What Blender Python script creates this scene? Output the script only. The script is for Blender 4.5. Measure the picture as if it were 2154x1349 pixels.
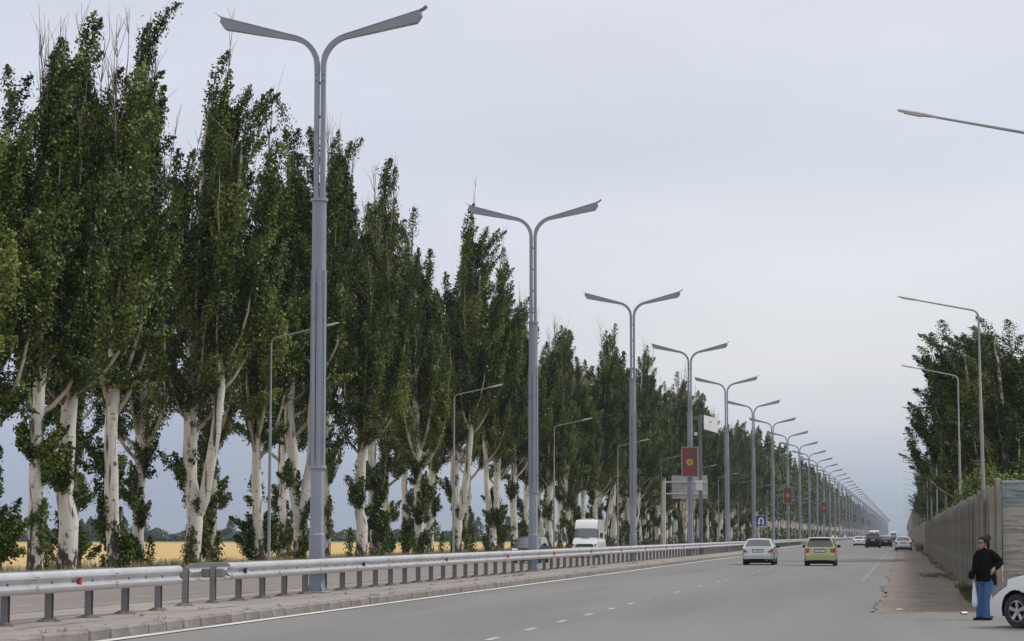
import bpy, bmesh, math, random
import numpy as np
from mathutils import Vector, Matrix

R = math.radians
PI = math.pi
SC = bpy.context.scene
COL = SC.collection
for o in list(bpy.data.objects):
    bpy.data.objects.remove(o)
random.seed(7)

# ------------------------------------------------------------------ camera
cam_data = bpy.data.cameras.new('camera')
cam = bpy.data.objects.new('camera', cam_data)
COL.objects.link(cam)
cam.location = (0, 0, 1.65)
cam.rotation_euler = (PI / 2 + R(5.165), 0, R(9.339))
cam_data.sensor_fit = 'HORIZONTAL'
cam_data.sensor_width = 36.0
cam_data.lens = 83.3
cam_data.clip_start = 0.1
cam_data.clip_end = 20000
SC.camera = cam

# ------------------------------------------------------------------ sky, sun, exposure
SUN_AZ, SUN_EL = R(70), R(52)          # azimuth clockwise from +Y (road direction), elevation
w = bpy.data.worlds.new('World')
SC.world = w
w.use_nodes = True
nt = w.node_tree
nt.nodes.clear()
out = nt.nodes.new('ShaderNodeOutputWorld')
bg = nt.nodes.new('ShaderNodeBackground')
bg.inputs['Strength'].default_value = 0.1
sky = nt.nodes.new('ShaderNodeTexSky')
sky.sky_type = 'NISHITA'
sky.sun_disc = False
sky.sun_elevation = SUN_EL
sky.sun_rotation = SUN_AZ
sky.air_density = 1.0
sky.dust_density = 3.0
tc = nt.nodes.new('ShaderNodeTexCoord')
sep = nt.nodes.new('ShaderNodeSeparateXYZ')
nt.links.new(tc.outputs['Generated'], sep.inputs[0])
def sky_ramp(stops):                              # overcast deck by elevation (sine of it)
    rn = nt.nodes.new('ShaderNodeValToRGB'); els = rn.color_ramp.elements
    els[0].position, els[0].color = stops[0][0], (*stops[0][1], 1)
    els[1].position, els[1].color = stops[-1][0], (*stops[-1][1], 1)
    for p_, c_ in stops[1:-1]:
        els.new(p_).color = (*c_, 1)
    nt.links.new(sep.outputs['Z'], rn.inputs[0])
    return rn.outputs[0]
deck = sky_ramp([(0.0, (.34, .40, .48)), (.012, (.39, .455, .54)), (.028, (.50, .555, .64)), (.05, (.67, .70, .76)), (.07, (.735, .745, .765)), (.105, (.73, .75, .80)),
                 (.165, (.69, .735, .82)), (.23, (.70, .725, .81)), (1.0, (.94, .95, .97))])
rain = sky_ramp([(0.0, (.32, .38, .49)), (.03, (.39, .445, .565)), (.06, (.47, .52, .64)), (.12, (.61, .645, .75)), (.20, (.66, .69, .795)), (1.0, (.94, .95, .97))])
az = nt.nodes.new('ShaderNodeMapRange'); az.interpolation_type = 'SMOOTHSTEP'     # a rain-dark bank lies low over the fields on the left
az.inputs['From Min'].default_value = -0.30; az.inputs['From Max'].default_value = -0.06
nt.links.new(sep.outputs['X'], az.inputs['Value'])
ramp = nt.nodes.new('ShaderNodeMix'); ramp.data_type = 'RGBA'
nt.links.new(az.outputs[0], ramp.inputs['Factor']); nt.links.new(rain, ramp.inputs['A']); nt.links.new(deck, ramp.inputs['B'])
mp = nt.nodes.new('ShaderNodeMapping')
mp.inputs['Scale'].default_value = (3.0, 3.0, 9.0)
nt.links.new(tc.outputs['Generated'], mp.inputs[0])
noi = nt.nodes.new('ShaderNodeTexNoise')
noi.inputs['Scale'].default_value = 1.3
noi.inputs['Detail'].default_value = 5
noi.inputs['Roughness'].default_value = 0.5
nt.links.new(mp.outputs[0], noi.inputs['Vector'])
nr = nt.nodes.new('ShaderNodeMapRange')
nr.inputs['From Min'].default_value = 0.3
nr.inputs['From Max'].default_value = 0.7
nr.inputs['To Min'].default_value = 9.8
nr.inputs['To Max'].default_value = 11.1
nt.links.new(noi.outputs['Fac'], nr.inputs['Value'])
mul = nt.nodes.new('ShaderNodeVectorMath'); mul.operation = 'SCALE'
nt.links.new(ramp.outputs['Result'], mul.inputs[0])
nt.links.new(nr.outputs[0], mul.inputs['Scale'])
mix = nt.nodes.new('ShaderNodeMix'); mix.data_type = 'RGBA'
mix.inputs['Factor'].default_value = 0.95
nt.links.new(sky.outputs[0], mix.inputs['A'])
nt.links.new(mul.outputs[0], mix.inputs['B'])
nt.links.new(mix.outputs['Result'], bg.inputs['Color'])
nt.links.new(bg.outputs[0], out.inputs['Surface'])

sd = bpy.data.lights.new('sun', 'SUN')
sd.energy = 2.0
sd.angle = R(12)
sd.color = (1.0, 0.96, 0.90)
sun = bpy.data.objects.new('sun', sd)
COL.objects.link(sun)
sdir = Vector((math.sin(SUN_AZ) * math.cos(SUN_EL), math.cos(SUN_AZ) * math.cos(SUN_EL), math.sin(SUN_EL)))
sun.rotation_euler = sdir.to_track_quat('Z', 'Y').to_euler()
sun.location = (30, 20, 60)

vs = SC.view_settings
vs.view_transform = 'Standard'
vs.look = 'None'
vs.exposure = 0.0
vs.gamma = 1.0
vs.use_curve_mapping = False
SC.cycles.max_bounces = 6
SC.cycles.diffuse_bounces = 2
SC.cycles.glossy_bounces = 2
SC.cycles.transmission_bounces = 3
SC.cycles.volume_bounces = 0
SC.cycles.transparent_max_bounces = 6
SC.cycles.caustics_reflective = False
SC.cycles.caustics_refractive = False
SC.cycles.use_denoising = True

# ------------------------------------------------------------------ materials
MATS = {}
def M(name, c1, c2=None, scale=4.0, rough=0.6, metal=0.0, bump=0.0, bscale=None, stretch=None,
      spec=0.5, lo=0.35, hi=0.65, coat=0.0, detail=4.0, c3=None, c3scale=None, c3lo=0.55, c3hi=0.7, rnd=0.0):
    if name in MATS: return MATS[name]
    m = bpy.data.materials.new(name); m.use_nodes = True
    t = m.node_tree; b = t.nodes['Principled BSDF']
    b.inputs['Base Color'].default_value = (*c1, 1)
    b.inputs['Roughness'].default_value = rough
    b.inputs['Metallic'].default_value = metal
    b.inputs['Specular IOR Level'].default_value = spec
    b.inputs['Coat Weight'].default_value = coat
    b.inputs['Coat Roughness'].default_value = 0.06
    if c2 is not None or bump or c3 is not None:
        tcn = t.nodes.new('ShaderNodeTexCoord')
        vec = tcn.outputs['Object']
        if stretch:
            mpn = t.nodes.new('ShaderNodeMapping'); mpn.inputs['Scale'].default_value = stretch
            t.links.new(vec, mpn.inputs[0]); vec = mpn.outputs[0]
    last = None
    if c2 is not None:
        n = t.nodes.new('ShaderNodeTexNoise'); n.inputs['Scale'].default_value = scale; n.inputs['Detail'].default_value = detail
        t.links.new(vec, n.inputs['Vector'])
        r = t.nodes.new('ShaderNodeMapRange'); r.inputs['From Min'].default_value = lo; r.inputs['From Max'].default_value = hi
        t.links.new(n.outputs['Fac'], r.inputs['Value'])
        mx = t.nodes.new('ShaderNodeMix'); mx.data_type = 'RGBA'
        mx.inputs['A'].default_value = (*c1, 1); mx.inputs['B'].default_value = (*c2, 1)
        t.links.new(r.outputs[0], mx.inputs['Factor'])
        last = mx.outputs['Result']
    if c3 is not None:
        n = t.nodes.new('ShaderNodeTexNoise'); n.inputs['Scale'].default_value = c3scale or scale * 4; n.inputs['Detail'].default_value = 6
        t.links.new(vec, n.inputs['Vector'])
        r = t.nodes.new('ShaderNodeMapRange'); r.inputs['From Min'].default_value = c3lo; r.inputs['From Max'].default_value = c3hi
        t.links.new(n.outputs['Fac'], r.inputs['Value'])
        mx = t.nodes.new('ShaderNodeMix'); mx.data_type = 'RGBA'
        if last: t.links.new(last, mx.inputs['A'])
        else: mx.inputs['A'].default_value = (*c1, 1)
        mx.inputs['B'].default_value = (*c3, 1)
        t.links.new(r.outputs[0], mx.inputs['Factor'])
        last = mx.outputs['Result']
    if rnd:
        oi = t.nodes.new('ShaderNodeObjectInfo')
        r = t.nodes.new('ShaderNodeMapRange'); r.inputs['To Min'].default_value = 1 - rnd; r.inputs['To Max'].default_value = 1 + rnd
        t.links.new(oi.outputs['Random'], r.inputs['Value'])
        vm = t.nodes.new('ShaderNodeVectorMath'); vm.operation = 'SCALE'
        if last: t.links.new(last, vm.inputs[0])
        else: vm.inputs[0].default_value = c1
        t.links.new(r.outputs[0], vm.inputs['Scale'])
        last = vm.outputs[0]
    if last: t.links.new(last, b.inputs['Base Color'])
    if bump:
        n = t.nodes.new('ShaderNodeTexNoise'); n.inputs['Scale'].default_value = bscale or scale * 5; n.inputs['Detail'].default_value = 5
        t.links.new(vec, n.inputs['Vector'])
        bp = t.nodes.new('ShaderNodeBump'); bp.inputs['Strength'].default_value = bump; bp.inputs['Distance'].default_value = 0.02
        t.links.new(n.outputs['Fac'], bp.inputs['Height'])
        t.links.new(bp.outputs[0], b.inputs['Normal'])
    MATS[name] = m
    return m

def leaf_mat(name, stops, trans=0.22, rough=0.45, spec=0.45):
    m = bpy.data.materials.new(name); m.use_nodes = True
    t = m.node_tree; b = t.nodes['Principled BSDF']
    at = t.nodes.new('ShaderNodeAttribute'); at.attribute_name = 'tone'
    rp = t.nodes.new('ShaderNodeValToRGB')
    els = rp.color_ramp.elements
    els[0].position, els[0].color = stops[0][0], (*stops[0][1], 1)
    els[1].position, els[1].color = stops[-1][0], (*stops[-1][1], 1)
    for p, c in stops[1:-1]:
        x = els.new(p); x.color = (*c, 1)
    t.links.new(at.outputs['Fac'], rp.inputs[0])
    t.links.new(rp.outputs[0], b.inputs['Base Color'])
    b.inputs['Roughness'].default_value = rough
    b.inputs['Specular IOR Level'].default_value = spec
    tr = t.nodes.new('ShaderNodeBsdfTranslucent')
    t.links.new(rp.outputs[0], tr.inputs['Color'])
    ms = t.nodes.new('ShaderNodeMixShader'); ms.inputs[0].default_value = trans
    t.links.new(b.outputs[0], ms.inputs[1]); t.links.new(tr.outputs[0], ms.inputs[2])
    t.links.new(ms.outputs[0], t.nodes['Material Output'].inputs['Surface'])
    return m

POPLAR = leaf_mat('poplar_leaf', [(0.0, (.008, .016, .003)), (0.36, (.034, .062, .009)), (0.62, (.100, .138, .022)), (0.93, (.20, .245, .05)), (1.0, (.55, .56, .40))], trans=.12, rough=.5, spec=.2)
WILLOW = leaf_mat('willow_leaf', [(0.0, (.055, .085, .012)), (0.5, (.13, .18, .025)), (1.0, (.24, .29, .055))])
DRYLEAF = leaf_mat('dry_grass', [(0.0, (.12, .10, .05)), (0.5, (.24, .20, .10)), (1.0, (.36, .31, .17))], trans=.1)
HEDGE = leaf_mat('hedge_leaf', [(0.0, (.02, .035, .018)), (0.6, (.045, .07, .03)), (1.0, (.09, .12, .05))])

def bark_mat():
    m = bpy.data.materials.new('white_poplar_bark'); m.use_nodes = True
    t = m.node_tree; b = t.nodes['Principled BSDF']; b.inputs['Roughness'].default_value = .75; b.inputs['Specular IOR Level'].default_value = .25
    tcn = t.nodes.new('ShaderNodeTexCoord')
    def noise(scale, st, det=5):
        mpn = t.nodes.new('ShaderNodeMapping'); mpn.inputs['Scale'].default_value = st
        t.links.new(tcn.outputs['Object'], mpn.inputs[0])
        n = t.nodes.new('ShaderNodeTexNoise'); n.inputs['Scale'].default_value = scale; n.inputs['Detail'].default_value = det
        t.links.new(mpn.outputs[0], n.inputs['Vector']); return n.outputs['Fac']
    def rng(v, a, bb, c=0., d=1.):
        r = t.nodes.new('ShaderNodeMapRange'); r.inputs['From Min'].default_value = a; r.inputs['From Max'].default_value = bb
        r.inputs['To Min'].default_value = c; r.inputs['To Max'].default_value = d
        t.links.new(v, r.inputs['Value']); return r.outputs[0]
    def mixc(f, a, bb):
        x = t.nodes.new('ShaderNodeMix'); x.data_type = 'RGBA'
        t.links.new(f, x.inputs['Factor'])
        for s, v in (('A', a), ('B', bb)):
            if isinstance(v, tuple): x.inputs[s].default_value = (*v, 1)
            else: t.links.new(v, x.inputs[s])
        return x.outputs['Result']
    base = mixc(rng(noise(1.6, (1, 1, .35)), .35, .65), (.55, .53, .475), (.73, .71, .655))
    base = mixc(rng(noise(3.6, (1, 1, 2.6)), .62, .70), base, (.22, .185, .14))          # short horizontal scars
    base = mixc(rng(noise(2.6, (2.2, 2.2, .22)), .585, .65), base, (.09, .07, .055))      # long vertical cracks
    base = mixc(rng(noise(1.7, (1, 1, .8), 3), .62, .67), base, (.11, .085, .065))         # old branch scars
    # furrowed dark bark at the foot, ragged upper edge
    sp = t.nodes.new('ShaderNodeSeparateXYZ'); t.links.new(tcn.outputs['Object'], sp.inputs[0])
    ad = t.nodes.new('ShaderNodeMath'); ad.operation = 'MULTIPLY_ADD'
    t.links.new(noise(3.0, (1.5, 1.5, .8), 7), ad.inputs[0]); ad.inputs[1].default_value = -5.0
    t.links.new(sp.outputs['Z'], ad.inputs[2])
    base = mixc(rng(ad.outputs[0], -1.0, -1.4), base, (.075, .058, .045))
    t.links.new(base, b.inputs['Base Color'])
    bp = t.nodes.new('ShaderNodeBump'); bp.inputs['Strength'].default_value = .5; bp.inputs['Distance'].default_value = .03
    t.links.new(noise(7, (1.5, 1.5, .5), 6), bp.inputs['Height']); t.links.new(bp.outputs[0], b.inputs['Normal'])
    return m
BARK = bark_mat()
TWIG = M('dead_twig', (.20, .16, .13), (.30, .25, .20), scale=3)
BRANCH = M('branch_bark', (.30, .265, .20), (.46, .42, .33), scale=2.5)

asphalt = M('asphalt', (.170, .166, .161), (.205, .199, .192), scale=.30, rough=.85, bump=.35, bscale=14, spec=.25, detail=9,
            c3=(.150, .147, .144), c3scale=.45, c3lo=.54, c3hi=.75, stretch=(1, .07, 1))
asphalt_far = M('old_pinkish_asphalt', (.215, .182, .170), (.25, .218, .205), scale=.12, rough=.9, spec=.2, bump=.2, bscale=25,
                c3=(.19, .185, .185), c3scale=.15, c3lo=.56, c3hi=.72, stretch=(1, .15, 1))
shoulder_m = M('worn_shoulder', (.165, .142, .128), (.215, .182, .158), scale=.5, rough=.95, spec=.15, bump=.6, bscale=9, detail=8,
               c3=(.26, .215, .165), c3scale=1.1, c3lo=.56, c3hi=.70, stretch=(1, .8, 1))
dirt_m = M('dry_dirt', (.20, .165, .125), (.28, .235, .18), scale=.4, rough=1, spec=.1, bump=.6, bscale=8)
field_m = M('ripe_field', (.44, .30, .125), (.58, .41, .19), scale=.06, rough=1, spec=.1, bump=.8, bscale=2.5, detail=8,
            c3=(.36, .30, .12), c3scale=.09, c3lo=.60, c3hi=.72, stretch=(.35, 1, 1))
green_m = M('green_crop', (.10, .15, .05), (.15, .19, .07), scale=.1, rough=1, spec=.1)
verge_m = M('dry_verge', (.40, .29, .13), (.27, .23, .10), scale=.35, rough=1, spec=.1, bump=.8, bscale=6, detail=8)
median_m = M('dusty_median', (.265, .235, .215), (.32, .285, .26), scale=.7, rough=.95, spec=.15, bump=.4, bscale=14, detail=8,
             c3=(.20, .175, .16), c3scale=1.7, c3lo=.60, c3hi=.74)
kerb_m = M('kerb_concrete', (.225, .202, .188), (.285, .26, .24), scale=1.6, rough=.95, spec=.15, bump=.6, bscale=12, rnd=.07,
           c3=(.19, .17, .16), c3scale=3, c3lo=.58, c3hi=.72)
paint_m = M('worn_white_paint', (.47, .455, .43), (.25, .24, .23), scale=1.6, rough=.8, lo=.46, hi=.66, detail=8, spec=.25)
paint_old = M('faded_paint', (.31, .285, .26), (.20, .19, .18), scale=1.1, rough=.9, lo=.40, hi=.62, detail=8, spec=.2)
galv = M('galvanised_steel', (.60, .60, .61), (.50, .50, .51), scale=1.2, rough=.42, metal=.55, spec=.5, c3=(.40, .39, .38), c3scale=5, c3lo=.62, c3hi=.75)
galv_dark = M('weathered_steel_post', (.19, .185, .185), (.25, .245, .24), scale=3, rough=.6, metal=.35)
soil_m = M('footing_rubble', (.11, .095, .085), (.19, .168, .15), scale=9, rough=1, spec=.1, bump=.8, bscale=25)
red_refl = M('red_reflector', (.45, .015, .02), rough=.3)
black_m = M('black_plastic', (.012, .012, .013), rough=.6)
bolt_m = M('bolt_head', (.06, .055, .055), rough=.6)
lamp_m = M('blue_grey_lamp_paint', (.25, .28, .34), (.29, .315, .37), scale=.7, rough=.5, spec=.4, rnd=.05, c3=(.21, .225, .26), c3scale=2.2, c3lo=.60, c3hi=.75)
lamp_dark = M('lamp_slot', (.06, .065, .08), rough=.7)
led_m = M('led_cover', (.55, .50, .45), (.42, .38, .34), scale=6, rough=.35)
pole_m = M('side_pole_paint', (.33, .335, .35), (.28, .285, .30), scale=1.0, rough=.55, metal=.2)
head_m = M('lamp_head_grey', (.52, .53, .55), rough=.4, metal=.2)

# ------------------------------------------------------------------ mesh helpers
class MB:
    def __init__(s): s.v = []; s.f = []
    def add(s, vs_, fs):
        o = len(s.v); s.v += [tuple(p) for p in vs_]; s.f += [tuple(i + o for i in f) for f in fs]; return s
    def box(s, c, d, rz=0.0, rx=0.0):
        hx, hy, hz = d[0] / 2, d[1] / 2, d[2] / 2
        mt = Matrix.Rotation(rz, 3, 'Z') @ Matrix.Rotation(rx, 3, 'X')
        p = [Vector((x, y, z)) for x in (-hx, hx) for y in (-hy, hy) for z in (-hz, hz)]
        p = [tuple(mt @ q + Vector(c)) for q in p]
        return s.add(p, [(0, 1, 3, 2), (4, 6, 7, 5), (0, 4, 5, 1), (2, 3, 7, 6), (0, 2, 6, 4), (1, 5, 7, 3)])
    def bbox(s, c, d, b=.02, rz=0.0):           # box with chamfered edges (all twelve)
        hx, hy, hz = d[0] / 2, d[1] / 2, d[2] / 2
        b = min(b, hx * .9, hy * .9, hz * .9)
        bm = bmesh.new(); bmesh.ops.create_cube(bm, size=1)
        for v in bm.verts: v.co = Vector((v.co.x * d[0], v.co.y * d[1], v.co.z * d[2]))
        bmesh.ops.bevel(bm, geom=list(bm.edges), offset=b, segments=1, affect='EDGES')
        mt = Matrix.Rotation(rz, 3, 'Z')
        bm.verts.index_update()
        s.add([tuple(mt @ v.co + Vector(c)) for v in bm.verts], [[v.index for v in f.verts] for f in bm.faces]); bm.free()
        return s
    def tube(s, path, rad, n=8, cap=True, ry=None, up=None):
        P = [Vector(p) for p in path]; k = len(P)
        if not hasattr(rad, '__len__'): rad = [rad] * k
        ry = ry or rad
        o = len(s.v); ref = Vector(up) if up else None
        for i in range(k):
            tg = (P[min(i + 1, k - 1)] - P[max(i - 1, 0)]).normalized()
            if ref is None:
                ref = Vector((1, 0, 0)) if abs(tg.x) < .9 else Vector((0, 1, 0))
            a = (ref - tg * ref.dot(tg)).normalized(); b = tg.cross(a); ref = a
            for j in range(n):
                q = 2 * PI * j / n
                s.v.append(tuple(P[i] + a * (math.cos(q) * rad[i]) + b * (math.sin(q) * ry[i])))
        for i in range(k - 1):
            for j in range(n):
                j2 = (j + 1) % n
                s.f.append((o + i * n + j, o + i * n + j2, o + (i + 1) * n + j2, o + (i + 1) * n + j))
        if cap:
            s.f.append(tuple(o + j for j in reversed(range(n)))); s.f.append(tuple(o + (k - 1) * n + j for j in range(n)))
        return s
    def lathe(s, prof, n=24, axis='Z', c=(0, 0, 0)):
        o = len(s.v)
        for r_, h in prof:
            for j in range(n):
                q = 2 * PI * j / n
                if axis == 'Z': p = (r_ * math.cos(q), r_ * math.sin(q), h)
                elif axis == 'X': p = (h, r_ * math.cos(q), r_ * math.sin(q))
                else: p = (r_ * math.cos(q), h, r_ * math.sin(q))
                s.v.append((p[0] + c[0], p[1] + c[1], p[2] + c[2]))
        for i in range(len(prof) - 1):
            for j in range(n):
                j2 = (j + 1) % n
                s.f.append((o + i * n + j, o + i * n + j2, o + (i + 1) * n + j2, o + (i + 1) * n + j))
        return s
    def prism(s, poly, y0, y1, axis='Y'):         # polygon in (a,b) swept along an axis
        n = len(poly); o = len(s.v)
        for yy in (y0, y1):
            for a, b in poly:
                s.v.append((a, yy, b) if axis == 'Y' else ((yy, a, b) if axis == 'X' else (a, b, yy)))
        for j in range(n):
            j2 = (j + 1) % n
            s.f.append((o + j, o + j2, o + n + j2, o + n + j))
        s.f.append(tuple(o + j for j in reversed(range(n)))); s.f.append(tuple(o + n + j for j in range(n)))
        return s
    def mesh(s, name, mat, smooth=False, angle=35):
        me = bpy.data.meshes.new(name); me.from_pydata(s.v, [], s.f)
        if mat: me.materials.append(mat)
        bm = bmesh.new(); bm.from_mesh(me); bmesh.ops.recalc_face_normals(bm, faces=bm.faces); bm.to_mesh(me); bm.free()
        if smooth: smooth_mesh(me, angle)
        return me
    def build(s, name, mat, parent=None, smooth=False, angle=35):
        return link(name, s.mesh(name, mat, smooth, angle), parent)

def smooth_mesh(me, angle=35):
    me.polygons.foreach_set('use_smooth', [True] * len(me.polygons))
    if angle < 180: me.set_sharp_from_angle(angle=R(angle))

def link(name, me, parent=None, loc=None, rz=None):
    o = bpy.data.objects.new(name, me); COL.objects.link(o)
    if parent: o.parent = parent
    if loc is not None: o.location = loc
    if rz is not None: o.rotation_euler.z = rz
    return o

def tag(o, label=None, cat=None, group=None, kind=None):
    if label: o['label'] = label
    if cat: o['category'] = cat
    if group: o['group'] = group
    if kind: o['kind'] = kind
    return o

def empty(name, loc=(0, 0, 0), rz=0.0):
    o = bpy.data.objects.new(name, None); COL.objects.link(o)
    o.location = loc; o.rotation_euler.z = rz; o.empty_display_size = .3
    return o

KIDS = {}
def kids(o):
    return [c for c in bpy.data.objects if c.parent == o]
def tree_spec(root):
    return [(c, [(g, []) for g in root_children[c.name]]) for c in root_children[root.name]]
def snapshot():
    d = {}
    for o in bpy.data.objects:
        d.setdefault(o.name, [])
    for o in bpy.data.objects:
        if o.parent: d[o.parent.name].append(o)
    return d
def copy_thing(root, snap, loc, rz=0.0, scale=None):
    c = root.copy(); COL.objects.link(c); c.location = loc; c.rotation_euler.z = rz
    if scale: c.scale = scale
    for ch in snap[root.name]:
        d = ch.copy(); COL.objects.link(d); d.parent = c
        for g in snap[ch.name]:
            x = g.copy(); COL.objects.link(x); x.parent = d
    return c

def np_mesh(name, V, Q, mat, tone=None, smooth=False):
    V = np.asarray(V, np.float32); Q = np.asarray(Q, np.int32); k = Q.shape[1]
    me = bpy.data.meshes.new(name)
    me.vertices.add(len(V)); me.vertices.foreach_set('co', V.ravel())
    me.loops.add(Q.size); me.loops.foreach_set('vertex_index', Q.ravel())
    me.polygons.add(len(Q)); me.polygons.foreach_set('loop_start', np.arange(0, Q.size, k, dtype=np.int32))
    if tone is not None:
        at = me.attributes.new('tone', 'FLOAT', 'FACE'); at.data.foreach_set('value', np.asarray(tone, np.float32))
    me.materials.append(mat)
    me.update(calc_edges=True)
    if smooth: me.polygons.foreach_set('use_smooth', [True] * len(me.polygons))
    return me

ORD = ['first', 'second', 'third', 'fourth', 'fifth', 'sixth', 'seventh', 'eighth', 'ninth', 'tenth', 'eleventh', 'twelfth', 'thirteenth',
       'fourteenth', 'fifteenth', 'sixteenth', 'seventeenth', 'eighteenth', 'nineteenth', 'twentieth', 'twenty-first', 'twenty-second',
       'twenty-third', 'twenty-fourth', 'twenty-fifth', 'twenty-sixth', 'twenty-seventh', 'twenty-eighth', 'twenty-ninth', 'thirtieth',
       'thirty-first', 'thirty-second', 'thirty-third', 'thirty-fourth', 'thirty-fifth', 'thirty-sixth', 'thirty-seventh', 'thirty-eighth']

#==SETTING==
# ------------------------------------------------------------------ ground, roads, median
YN, YF = -60.0, 4800.0
def sheet(name, xs, zs, y0, y1, mat, ny=2):
    m = MB(); n = len(xs); ys = [y0 + (y1 - y0) * i / (ny - 1) for i in range(ny)]
    V = [(x, y, z) for y in ys for x, z in zip(xs, zs)]
    Fq = [(r * n + i, r * n + i + 1, (r + 1) * n + i + 1, (r + 1) * n + i) for r in range(ny - 1) for i in range(n - 1)]
    m.add(V, Fq)
    return m.build(name, mat)

g = sheet('ground', [-2400, -900, -38, -33, -26.5, -25, 3, 12, 2400], [-1.2, -1.2, -.62, -.45, -.10, -.03, -.03, -.03, -.03], YN, YF, verge_m)
tag(g, 'dry grassy ground on both sides of the highway', 'ground', kind='structure')
g = sheet('field', [-1500, -900, -38.5, -34.2], [-1.17, -1.17, -.59, -.48], 0, 830, field_m)
tag(g, 'ripe golden grain field beyond the poplars', 'field', kind='structure')
g = sheet('green_crop_strip', [-1500, -900, -40], [-1.13, -1.13, -.56], 700, 826, green_m)
tag(g, 'thin green crop strip at the far edge of the golden field', 'field', kind='structure')

road = sheet('road', [-12.66, -9, -6.5, -3, -.55], [-.01, .0, .0, .0, -.005], YN, YF, asphalt)
tag(road, 'grey asphalt carriageway with traffic driving away', 'road', kind='structure')
far_road = sheet('opposite_road', [-25.0, -20.5, -16.9], [-.004, .0, -.004], YN, YF, asphalt_far)
tag(far_road, 'pinkish grey opposite carriageway behind the guard rail', 'road', kind='structure')
# apron of the driveway, ragged shoulder lying beyond it
apron = sheet('driveway_apron', [-.55, 1, 4, 14], [-.005, .0, .01, .01], YN, 52.4, asphalt)
tag(apron, 'smooth grey asphalt driveway apron beside the road', 'driveway', kind='structure')
rng = random.Random(3)
m = MB()
ys = [50.6 + .45 * i for i in range(60)] + [78 + 6 * i for i in range(120)]
L_ = []; Rr = []
for i, y in enumerate(ys):
    jag = (rng.random() - .5) * (.22 if y < 80 else .12)
    L_.append((-.60 + jag + .10 * math.sin(y * .31), y + (rng.random() - .5) * .2, .012 if i else -.02))
for i, y in enumerate(ys):
    Rr.append((2.45, y, .022))
nn = 9
V = []; Fq = []
for i in range(len(ys)):
    for j in range(nn):
        t = j / (nn - 1)
        yy = L_[i][1] * (1 - t) + Rr[i][1] * t
        zz = .016 + .010 * (rng.random() - .5) + .05 * max(0, t - .8)
        if i == 0: yy += .55 * math.sin(t * 9) * .4 + (rng.random() - .5) * .3 - 1.6 * t; zz = -.012
        V.append((L_[i][0] * (1 - t) + Rr[i][0] * t, yy, zz))
for i in range(len(ys) - 1):
    for j in range(nn - 1):
        Fq.append((i * nn + j, i * nn + j + 1, (i + 1) * nn + j + 1, (i + 1) * nn + j))
sh = MB().add(V, Fq).build('shoulder', shoulder_m, smooth=True)
tag(sh, 'brown worn shoulder with a ragged edge along the fence', 'pavement', kind='structure')

# painted markings: children of the road
def marking(name, x0, x1, y0, y1, z, mat, parent, ny=2):
    o = sheet(name, [x0, x1], [z, z], y0, y1, mat, ny); o.parent = parent; return o
marking('edge_line', -12.42, -12.20, 20, 2200, .0055, M('edge_line_paint', (.60, .57, .52), (.36, .34, .31), scale=.8, rough=.8, lo=.50, hi=.75, detail=8, stretch=(1, .3, 1)), road)
marking('edge_line', -1.52, -1.40, 84, 1500, .0055, paint_old, road)
dash_me = MB().add([(-.06, 0, 0), (.06, 0, 0), (.06, 1.15, 0), (-.06, 1.15, 0)], [(0, 1, 2, 3)]).mesh('lane_dash', paint_m)
dash_old = MB().add([(-.06, 0, 0), (.06, 0, 0), (.06, 1.15, 0), (-.06, 1.15, 0)], [(0, 1, 2, 3)]).mesh('lane_dash', paint_old)
y = 33.0; i = 0
while y < 330:
    fade = i in (7, 8, 10, 12, 15, 16, 17) or (i > 24 and i % 3)
    link('lane_dash', dash_old if fade else dash_me, road, (-6.46, y, .0055)); y += 3.9; i += 1
y = 48.0
while y < 300:
    link('lane_dash', dash_me, far_road, (-20.2, y, .0055)); y += 4.4
marking('edge_line', -24.6, -24.48, 20, 2200, .0055, paint_old, far_road)

# median: two paved strips with a broken seam between them
md = sheet('median', [-16.9, -16.88, -15.0, -13.92], [-.02, .135, .15, .150], YN, YF, median_m)
tag(md, 'dusty paved median carrying the guard rail and lamps', 'median', kind='structure')
rg = random.Random(5)
m = MB(); V = []; ys = [YN] + [20 + .8 * i for i in range(200)] + [200, 600, YF]
for y in ys:
    j = (rg.random() - .5) * .05
    V += [(-13.895 + j, y, .05), (-13.89 + j, y, .154), (-12.94, y, .148), (-12.935, y, .02)]
Fq = [(i * 4 + k, i * 4 + k + 1, i * 4 + 5 + k, i * 4 + 4 + k) for i in range(len(ys) - 1) for k in range(3)]
o = MB().add(V, Fq).build('paving_strip', median_m, md)
V = []; ys = [24 + .35 * i for i in range(420)]
for y in ys:
    a = -13.90 + (rg.random() - .5) * .03; wd_ = max(.004, rg.random() * .05 - .012 + .02 * math.sin(y * .7))
    V += [(a - wd_, y, .1575), (a + wd_, y, .1575)]
MB().add(V, [(2 * i, 2 * i + 1, 2 * i + 3, 2 * i + 2) for i in range(len(ys) - 1)]).build('seam', soil_m, md)
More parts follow.
